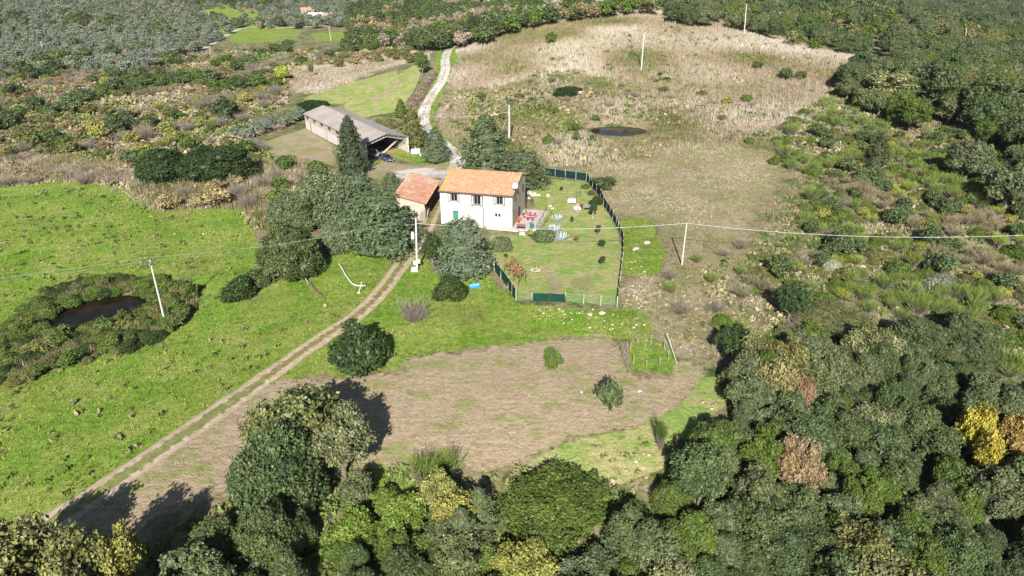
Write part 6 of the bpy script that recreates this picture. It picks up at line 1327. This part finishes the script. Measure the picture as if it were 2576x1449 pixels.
# people ------------------------------------------------------------------
SKIN = mat('skin', (.50, .30, .21), .6, var=.05)
def person(loc, rz, label, top, trousers, hairm, armpose, shoes=BLACKM):
    """one continuous skinned body (clothes are offset shells following it)"""
    Rt = empty('person', loc, rz, label, 'person'); P = {}; E_ = []; Rr = {}
    def V(n, x, y, z, r): P[n] = (x, y, z); Rr[n] = r
    V('pel', 0, 0, .92, .13); V('bel', 0, 0, 1.06, .12); V('che', 0, 0, 1.28, .145); V('nek', 0, -.01, 1.45, .055); V('hd0', 0, -.02, 1.54, .075); V('hd1', 0, -.03, 1.62, .092); V('hd2', 0, -.01, 1.70, .065)
    E_ += [('pel', 'bel'), ('bel', 'che'), ('che', 'nek'), ('nek', 'hd0'), ('hd0', 'hd1'), ('hd1', 'hd2')]
    V('nose', 0, -.125, 1.60, .014); E_ += [('hd1', 'nose')]
    for s, sn in ((-1, 'l'), (1, 'r')):
        V('hip'+sn, s*.10, 0, .86, .092); V('kne'+sn, s*.11, -.03, .49, .062); V('ank'+sn, s*.11, .02, .09, .042); V('toe'+sn, s*.13, -.14, .04, .035); E_ += [('pel', 'hip'+sn), ('hip'+sn, 'kne'+sn), ('kne'+sn, 'ank'+sn), ('ank'+sn, 'toe'+sn)]
        sh = Vector((s*.19, 0, 1.38)); el, wr = [Vector((s*a[0], a[1], a[2])) for a in armpose]; V('sho'+sn, *sh, .06); V('elb'+sn, *el, .042); V('wri'+sn, *wr, .03); d = (wr-el).normalized(); pm = wr+d*.07; V('pal'+sn, *pm, .034)
        E_ += [('che', 'sho'+sn), ('sho'+sn, 'elb'+sn), ('elb'+sn, 'wri'+sn), ('wri'+sn, 'pal'+sn)]; sd = d.cross(Vector((0, 1, .2))).normalized(); cu = d.cross(sd)
        for k, (o, ln) in enumerate(((-.030, .072), (-.010, .082), (.010, .076), (.028, .060))):
            a_ = pm+d*.03+sd*o; m_ = a_+d*ln*.5+cu*.008; e_ = m_+d*ln*.4+cu*.025; 
            for j, (q, r_) in enumerate(((a_, .0095), (m_, .0088), (e_, .0075))): V(f'f{sn}{k}{j}', *q, r_)
            E_ += [('pal'+sn, f'f{sn}{k}0'), (f'f{sn}{k}0', f'f{sn}{k}1'), (f'f{sn}{k}1', f'f{sn}{k}2')]
        a_ = wr+d*.035-sd*.035; V(f't{sn}0', *a_, .011); V(f't{sn}1', *(a_-sd*.025+d*.035), .009); E_ += [('wri'+sn, f't{sn}0'), (f't{sn}0', f't{sn}1')]
    names = list(P); ix = {n: i for i, n in enumerate(names)}
    def skin(name, keys, edges, rf, m, sub=1):
        me = bpy.data.meshes.new(name); kk = [n for n in names if n in keys]; jx = {n: i for i, n in enumerate(kk)}; me.from_pydata([P[n] for n in kk], [(jx[a], jx[b]) for a, b in edges if a in jx and b in jx], []); o = bpy.data.objects.new(name, me); COL.objects.link(o); o.parent = Rt
        o.modifiers.new('skin', 'SKIN'); 
        for i, n in enumerate(kk): rr = Rr[n]*rf; me.skin_vertices[0].data[i].radius = (rr, rr); me.skin_vertices[0].data[i].use_root = (i == 0)
        o.modifiers.new('s', 'SUBSURF').levels = sub; o.modifiers['s'].render_levels = sub; me.materials.append(m); return o
    skin('body', set(names), E_, 1.0, SKIN, 2)
    skin('top', {'bel', 'pel', 'che', 'shol', 'shor', 'elbl', 'elbr', 'wril', 'wrir'}, E_, 1.16, top); skin('trousers', {'pel', 'hipl', 'hipr', 'knel', 'kner', 'ankl', 'ankr'}, E_, 1.2, trousers)
    b = MB(); b.lathe([(.055, -.10), (.098, -.04), (.104, .03), (.085, .09), (.03, .115)], (0, .018, 1.63), 14); b.build('hair', hairm, Rt, smooth=True)
    for s in (-1, 1):
        MB().lathe([(.004, -.01), (.011, 0), (.004, .01)], (s*.032, -.112, 1.625), 8).build('eye', BLACKM, Rt); MB().lathe([(.006, -.03), (.018, 0), (.006, .03)], (s*.095, 0, 1.615), 6).build('ear', SKIN, Rt)
        MB().box((s*.12, -.05, .045), (.09, .26, .085)).build('shoe', shoes, Rt, bevel=.02)
    MB().box((0, -.112, 1.56), (.045, .01, .008)).build('mouth', mat('lips', (.35, .10, .09)), Rt)
    return Rt
person(at3(1463, 528), math.radians(10), 'person in black clothes with red collar standing on the lawn by the washing', mat('black_sweater', (.03, .012, .014), .9), mat('black_trousers', (.012, .014, .018), .9), mat('black_hair', (.012, .009, .008), .6), ((.23, -.06, 1.12), (.13, -.27, 1.05)))
person(at3(1453, 531), math.radians(-15), 'person in pink top and pale pink trousers holding white laundry on the lawn', mat('pink_sweater', (.52, .17, .22), .9), mat('pale_pink_trousers', (.66, .42, .40), .9), mat('brown_hair', (.14, .07, .04), .6), ((.27, -.03, 1.14), (.30, -.16, .92)), WHITEP)
cloth(1447, 531, .55, .62, .25, 'white cloth left of the person in pink', CLOTHW, -.3, 2, 'laundry_cloth'); cloth(1459, 531, .42, .55, .22, 'white cloth right of the person in pink', CLOTHW, .3, 3, 'laundry_cloth')
p = at3(1476, 529); t = empty('folding_table', p, .1, 'small blue-grey oval table on dark legs beside the person in black', 'table'); b = MB(); b.lathe([(.58, .62), (.62, .65), (.58, .68)], n=20); o = b.build('table_top', mat('blue_grey_top', (.20, .32, .45), .5), t); o.scale = (1, .7, 1)
for a in range(4): MB().tube((.35*math.cos(a*1.57+.78), .25*math.sin(a*1.57+.78), 0), (.25*math.cos(a*1.57+.78), .18*math.sin(a*1.57+.78), .63), .02).build('leg', BLACKM, t)
# loose stones beyond the fence and white boulders
for k, (u, v, r, lb) in enumerate([(1484, 792, .35, 'white stone at the foot of the lower garden fence, left one'), (1515, 790, .45, 'pale stone at the foot of the lower garden fence, right one'), (1598, 628, .5, 'pale pinkish rock on the green strip right of the fence'), (1627, 611, .5, 'cream rock behind the pinkish one right of the fence'), (1925, 338, .45, 'white log like stone at the right edge of the mown slope'), (2298, 522, .5, 'white object like rock on the right slope'), (1610, 985, .22, 'small white stone in its own green tuft in the dry field'), (1463, 988, .2, 'small white stone in a green streak in the dry field'), (818, 768, .3, 'pinkish stone in grass left of the track')]): rock(at(u, v), r, lb, LIME, 40+k)

# ------------------------------------------------------------------ grass, tufts, undergrowth, stones: uncountable stuff
def stuff_mat(name, stops, rough=.8):
    s = NT(name); c = s.ramp(s.attr('hue'), stops); t = s.n('ShaderNodeCombineColor'); [s.put(t.inputs[i], s.attr('tint')) for i in range(3)]
    return s.done(s.mix(1.0, c, t.outputs[0], 'MULTIPLY'), rough, 0, .12)
def area_points(polys, y0, y1, dens, seed, power=0.0, notin=(), road=1.4, h=0.0, nmax=90000, edge=0.6):
    """random ground points inside pixel polygons; density per m2, thinning with distance**power"""
    r = np.random.default_rng(seed); out = []
    for poly in polys:
        w = wpoly(poly); lo = w.min(0); hi = w.max(0); lo[1] = max(lo[1], y0); hi[1] = min(hi[1], y1)
        if hi[1] <= lo[1]: continue
        n = int(min(nmax*4, (hi[0]-lo[0])*(hi[1]-lo[1])*dens)); X = r.uniform(lo[0], hi[0], n); Y = r.uniform(lo[1], hi[1], n)
        k = (sdf(X, Y, w)+edge*vnoise(X/5, Y/5, seed)+edge*.5*vnoise(X/1.7, Y/1.7, seed+1) > 0)&(r.random(n) < np.minimum(1, (80/np.maximum(Y, 1))**power)); X, Y = X[k], Y[k]; U, V = proj(X, Y, T(X, Y)); k = (U > -60) & (U < 2640) & (V < 1500); out.append(np.stack([X[k], Y[k]], 1))
    P = np.vstack(out)
    for L in ROADS:
        if road > 0:
            L2 = L[::3]; k = np.ones(len(P), bool); near_ = (P[:, 0] > L2[:, 0].min()-3) & (P[:, 0] < L2[:, 0].max()+3) & (P[:, 1] > L2[:, 1].min()-3) & (P[:, 1] < L2[:, 1].max()+3)
            d = segdist(P[near_, 0], P[near_, 1], L2, False); k[near_] = d > road; P = P[k]
    for w in notin: P = P[~inpoly(P[:, 0], P[:, 1], w)]
    for cx, cy, rx, ry, an in ((-58, 86.2, 6.9, 5.2, .63), (27.6, 177.5, 8.6, 7.5, 0)):
        u = ((P[:, 0]-cx)*math.cos(an)+(P[:, 1]-cy)*math.sin(an))/rx; v = (-(P[:, 0]-cx)*math.sin(an)+(P[:, 1]-cy)*math.cos(an))/ry; P = P[u*u+v*v > 1]
    return P[:nmax] if len(P) > nmax else P
HOUSEP = [np.array([tuple(hw(x, y, 0)[:2]) for x, y in ((-.3, -1.3), (17.5, -1.6), (17.6, 10), (12.9, 11), (-.3, 11))]), np.array([tuple(bw(x, y, 0)[:2]) for x, y in ((-.3, -.3), (11.4, -.3), (11.4, 42), (-.3, 42))]), np.array([(-21.2, 115), (-14.7, 114.5), (-13.6, 130), (-20, 130)])]
def tufts(name, P, hrange, wblade, nb, hue, mt, label, cat, seed, lean=.35, patch=None, scale_far=.004):
    r = np.random.default_rng(seed); n = len(P); z = T(P[:, 0], P[:, 1])
    hh = r.uniform(hrange[0], hrange[1], n); far_ = 1+np.maximum(P[:, 1]-80, 0)*scale_far
    B = np.repeat(np.column_stack([P, z-.03]), nb, 0); a = r.uniform(0, 2*np.pi, n*nb); e = r.uniform(0, lean, n*nb)+.05; H = np.repeat(hh, nb)*r.uniform(.6, 1.1, n*nb); wd = (wblade*np.repeat(far_, nb)*r.uniform(.7, 1.3, n*nb))[:, None]
    B[:, :2] += r.normal(0, 1, (n*nb, 2))*(np.repeat(hh, nb)*.22)[:, None]; d = np.stack([np.cos(a)*np.sin(e), np.sin(a)*np.sin(e), np.cos(e)], 1); s_ = np.stack([-np.sin(a+r.normal(0, .8, n*nb)), np.cos(a), 0*a], 1)
    V = np.stack([B-s_*wd*.5, B+s_*wd*.5, B+d*H[:, None]], 1).reshape(-1, 3); F = np.arange(3*n*nb).reshape(-1, 3)
    hu = hue(r, P, n); ti = r.uniform(.75, 1.25, n)
    me = np_mesh(name, V, [F], mt, {'hue': np.repeat(np.clip(hu, 0, 1), nb*3), 'tint': np.repeat(ti, nb*3)}); o = bpy.data.objects.new(name, me); COL.objects.link(o); tag(o, label, cat, kind='stuff'); print(name, n, len(F)); return o
def clumps(name, P, srange, hue, mt, label, cat, seed, per=14, leaf=.3, squash=.6, far_s=.006):
    r = np.random.default_rng(seed); n = len(P); s_ = r.uniform(srange[0], srange[1], n)*(1+np.maximum(P[:, 1]-100, 0)*far_s); z = T(P[:, 0], P[:, 1]); d = rdirs(r, n*per); d[:, 2] = np.abs(d[:, 2]); S = np.repeat(s_, per)[:, None]
    Q = np.repeat(np.column_stack([P, z]), per, 0)+d*S*.5*np.array([1, 1, squash*1.4])*r.uniform(.6, 1.05, (n*per, 1)); N = nrm(d+rdirs(r, n*per)*.7); V, F = quads(Q, N, leaf*S[:, 0], r)
    hu = hue(r, P, n); ti = np.repeat(r.uniform(.75, 1.25, n), per)*r.uniform(.8, 1.2, n*per)
    me = np_mesh(name, V, [F], mt, {'hue': np.repeat(np.clip(np.repeat(hu, per)+r.normal(0, .04, n*per), 0, 1), 4), 'tint': np.repeat(ti, 4)}); o = bpy.data.objects.new(name, me); COL.objects.link(o); tag(o, label, cat, kind='stuff'); print(name, n, len(F)); return o
SCR = stuff_mat('scrub_leaves', [(0, (.035, .06, .016)), (.2, (.07, .11, .024)), (.4, (.13, .175, .045)), (.55, (.19, .19, .075)), (.7, (.28, .23, .13)), (.85, (.37, .305, .21)), (1, (.27, .23, .20))])
DRYM = stuff_mat('straw_blades', [(0, (.08, .10, .025)), (.2, (.15, .155, .055)), (.35, (.24, .19, .11)), (.55, (.33, .275, .20)), (.8, (.40, .345, .27)), (1, (.46, .40, .325))])
LUSHM = stuff_mat('green_blades', [(0, (.04, .09, .010)), (.35, (.10, .205, .018)), (.65, (.19, .32, .035)), (.85, (.29, .35, .075)), (1, (.36, .34, .13))])
def hn(base, amp, sc, jit, seed): return lambda r, P, n: base+amp*vnoise(P[:, 0]/sc, P[:, 1]/sc, seed)+r.normal(0, jit, n)
tufts('dry_grass', area_points(ZP['dry'][:2], 160, 380, 1.6, 21, 0, HOUSEP, 2.2, edge=6), (.9, 1.6), .11, 6, hn(.60, .52, 20, .07, 1), DRYM, 'tall pale straw grass covering the upper hill', 'dry grass', 1, .2)
tufts('dry_grass', area_points(ZP['dry'][2:], 120, 380, 1.4, 22, 0, HOUSEP, 2.2, edge=3), (.5, 1.0), .12, 5, hn(.6, .35, 12, .14, 2), DRYM, 'pale straw grass strips on the left banks and beside the road', 'dry grass', 2)
tufts('brown_grass', area_points([ZP['brown'][0], [(1120,230),(1400,190),(1650,200),(1900,240),(2040,260),(2000,420),(1900,380),(1700,380),(1500,430),(1380,430),(1290,400),(1150,390),(1100,300)]], 140, 235, 1.5, 23, 0, HOUSEP, 2.2, edge=5), (.5, 1.2), .09, 5, hn(.44, .42, 14, .07, 3), DRYM, 'mixed brown and green rough grass on the slope below the straw hill', 'rough grass', 3)
tufts('cropped_grass', area_points(ZP['mown']+[ZP['brown'][1]], 70, 175, 4.0, 24, .4, HOUSEP, edge=4), (.12, .45), .07, 5, hn(.46, .42, 8, .14, 4), DRYM, 'short dry grass on the mown slope right of the garden', 'dry grass', 4)
pondk = wpoly([(-60,960),(0,830),(110,730),(250,690),(400,700),(485,720),(490,770),(420,840),(300,880),(170,920),(60,960)])
lawnw, tanw = wpoly(ZP['lawn'][0]), wpoly(ZP['tan'][0])
tufts('meadow_grass', area_points([ZP['lush'][0]], 35, 160, 7.0, 25, .6, HOUSEP+[pondk, lawnw, tanw], 1.5, nmax=85000), (.10, .34), .07, 5, hn(.55, .5, 5, .15, 5), LUSHM, 'lush green grass of the left meadow and the verges', 'grass', 5)
tufts('green_grass', area_points(ZP['lush'][1:7]+[ZP['lush'][8]], 35, 300, 4.0, 26, .4, HOUSEP+[lawnw], 1.6), (.12, .4), .08, 5, hn(.34, .3, 4, .13, 6), LUSHM, 'green grass patches by barn, road and small enclosures', 'grass', 6)
tufts('lawn_grass', area_points(ZP['lawn'], 75, 150, 7, 27, .3, HOUSEP, 0), (.05, .14), .05, 4, hn(.70, .42, 4, .12, 7), LUSHM, 'short patchy lawn inside the garden fence', 'grass', 7)
tufts('stubble', area_points([ZP['tan'][0]], 30, 95, 7, 28, .3, HOUSEP, 1.2), (.03, .14), .05, 4, hn(.60, .30, 4, .18, 8), DRYM, 'mown dry stubble on the bare brown field', 'stubble', 8)
# darker weed clumps dotted over the meadow
clumps('meadow_weeds', area_points([[(-60,500),(150,470),(330,500),(640,600),(560,740),(600,800),(760,780),(820,800),(560,1000),(150,1270),(-60,1420)]], 35, 160, .20, 29, .3, HOUSEP+[pondk, tanw], 1.8), (.35, 1.0), hn(.42, .22, 6, .08, 9), SCR, 'dark weed clumps dotted over the left meadow', 'weeds', 9, 16, .30, .7)
clumps('ground_cover', area_points([[(1760,700),(1850,640),(1960,560),(2040,430),(1960,360),(2080,220),(2200,190),(2700,200),(2700,1450),(1500,1450),(1540,1250),(1640,1200),(1720,1100),(1830,1030),(1840,900)]], 30, 235, .7, 30, .15, HOUSEP, 0, nmax=42000), (.5, 1.3), hn(.50, .38, 8, .12, 10), SCR, 'low brambles and rough ground cover of the right slope', 'undergrowth', 10, 12, .30, .6)
clumps('ground_cover', area_points([[(830,1480),(830,1260),(900,1195),(960,1175),(1060,1190),(1200,1200),(1330,1175),(1500,1190),(1570,1240),(1600,1480)], [(300,1480),(330,1400),(560,1260),(640,1150),(900,1180),(850,1480)]], 25, 62, 1.6, 31, 0, [], 0), (.6, 1.4), hn(.30, .2, 6, .1, 11), SCR, 'green bramble ground cover along the lower wood edge', 'undergrowth', 11, 14, .26, .6)
clumps('scrub_cover', area_points([[(-60,440),(-60,150),(300,130),(560,120),(900,105),(1060,110),(1060,120),(740,170),(720,260),(640,300),(640,380),(830,430),(800,520),(700,600),(650,600),(600,520),(420,530),(330,480),(150,455)]], 115, 420, .50, 32, 0, HOUSEP, 2.4, nmax=40000), (1.0, 2.2), hn(.60, .34, 18, .12, 12), SCR, 'dense low scrub covering the left hillside', 'scrub', 12, 11, .30, .6, .003)
clumps('brown_scrub', area_points([ZP['brown'][0], [(1120,235),(1300,225),(1500,225),(1250,300),(1280,390),(1150,380)]], 150, 225, .22, 33, 0, HOUSEP, 2.2), (.6, 1.6), hn(.50, .38, 9, .12, 13), SCR, 'low brown and green weeds on the rough slope behind the house', 'weeds', 13, 12, .30, .6)
clumps('verge_weeds', area_points([[(1560,770),(1700,690),(1860,650),(1850,760),(1840,900),(1780,900),(1640,850),(1560,800)],[(1690,1030),(1840,960),(1850,1010),(1700,1160),(1560,1230),(1480,1190),(1500,1120),(1600,1090)]], 40, 110, .9, 34, 0, [], 0), (.3, .9), hn(.60, .25, 6, .12, 14), SCR, 'rough weedy grass bordering the dry field on the right', 'weeds', 14, 12, .30, .5)
# scattered pale stones right of the garden fence
r = np.random.default_rng(77); P = area_points([[(1575,640),(1640,680),(1690,760),(1640,790),(1570,780)],[(1300,770),(1560,785),(1660,830),(1500,840)],[(1560,1180),(1640,1100),(1680,1120),(1600,1200)]], 50, 110, .9, 35, 0, [], 0); b = MB()
for x, y in P[:420]:
    q = .05+.14*r.random()**2; z = float(T(x, y)); b.lathe([(q*.6, -.02), (q, q*.3), (q*.5, q*.75)], (x, y, z), 6)
o = b.build('loose_stones', mat('cream_stones', (.55, .50, .40), .9, var=.2)); tag(o, 'small pale stones strewn over the ground right of and below the garden fence', 'stones', kind='stuff')

# patches of green and brown scrub breaking up the straw hill
clumps('hill_scrub', area_points([[(1180,210),(1300,150),(1450,100),(1560,80),(1800,130),(2000,200),(1950,260),(1700,200),(1400,200)], [(1560,75),(1900,90),(2150,160),(2000,240),(1800,200)]], 190, 340, .05, 36, 0, HOUSEP, 2.2, edge=10), (.8, 2.2), hn(.45, .28, 22, .10, 15), SCR, 'low green and brown scrub patches dotted through the straw grass', 'scrub', 15, 12, .30, .5, .002)

tufts('reeds', area_points([[(330,455),(480,445),(640,420),(720,400),(800,415),(790,470),(700,540),(665,640),(640,590),(600,528),(420,532),(350,505)], [(0,400),(200,395),(340,420),(345,470),(150,458),(0,472)]], 115, 185, 2.4, 37, 0, HOUSEP, edge=1.5), (1.0, 2.3), .09, 6, hn(.40, .22, 9, .10, 16), DRYM, 'tall olive and tan reed band along the upper edge of the left meadow', 'reeds', 16, .25)
tufts('slope_grass', area_points([[(1760,700),(1850,640),(1940,560),(1990,430),(1930,360),(2060,230),(2200,200),(2576,380),(2576,900),(2420,800),(2170,830),(1990,850),(1850,880)]], 66, 230, 1.5, 38, .2, HOUSEP, edge=2, nmax=50000), (.25, .8), .08, 5, hn(.50, .35, 7, .14, 17), DRYM, 'dry straw grass between the bushes of the right slope', 'dry grass', 17)

P = area_points([ZP['tan'][0]], 30, 95, 9, 39, .2, HOUSEP, 1.2); k = (vnoise(P[:, 0]/3.5, P[:, 1]/1.8, 61)+.7*vnoise(P[:, 0]/1.1, P[:, 1]/.8, 62) > .78); P = P[k]
tufts('field_grass', P, (.06, .22), .07, 5, hn(.62, .3, 4, .15, 18), LUSHM, 'thin green regrowth patches on the bare brown field', 'grass', 18)
P = area_points([BANK], 60, 120, 9, 40, 0, [], 0, edge=1.0)
tufts('bank_reeds', P, (.5, 1.3), .08, 6, hn(.22, .25, 4, .10, 19), DRYM, 'rough green and tan reeds between the shrubs of the pond bank', 'reeds', 19, .3)
# ------------------------------------------------------------------ air
hz = MB(); hz.box((0, 1230, 50), (3060, 2810, 260)); ho = hz.build('haze', [])
s = NT('haze_air'); s.t.nodes.remove(s.b); pv = s.t.nodes.new('ShaderNodeVolumePrincipled'); pv.inputs['Color'].default_value = (.72, .82, 1.0, 1); pv.inputs['Density'].default_value = .00006; pv.inputs['Anisotropy'].default_value = .2
s.t.links.new(pv.outputs[0], s.t.nodes['Material Output'].inputs['Volume']); ho.data.materials.append(s.mat); tag(ho, 'thin bluish air haze softening the far valley', 'haze', kind='stuff')
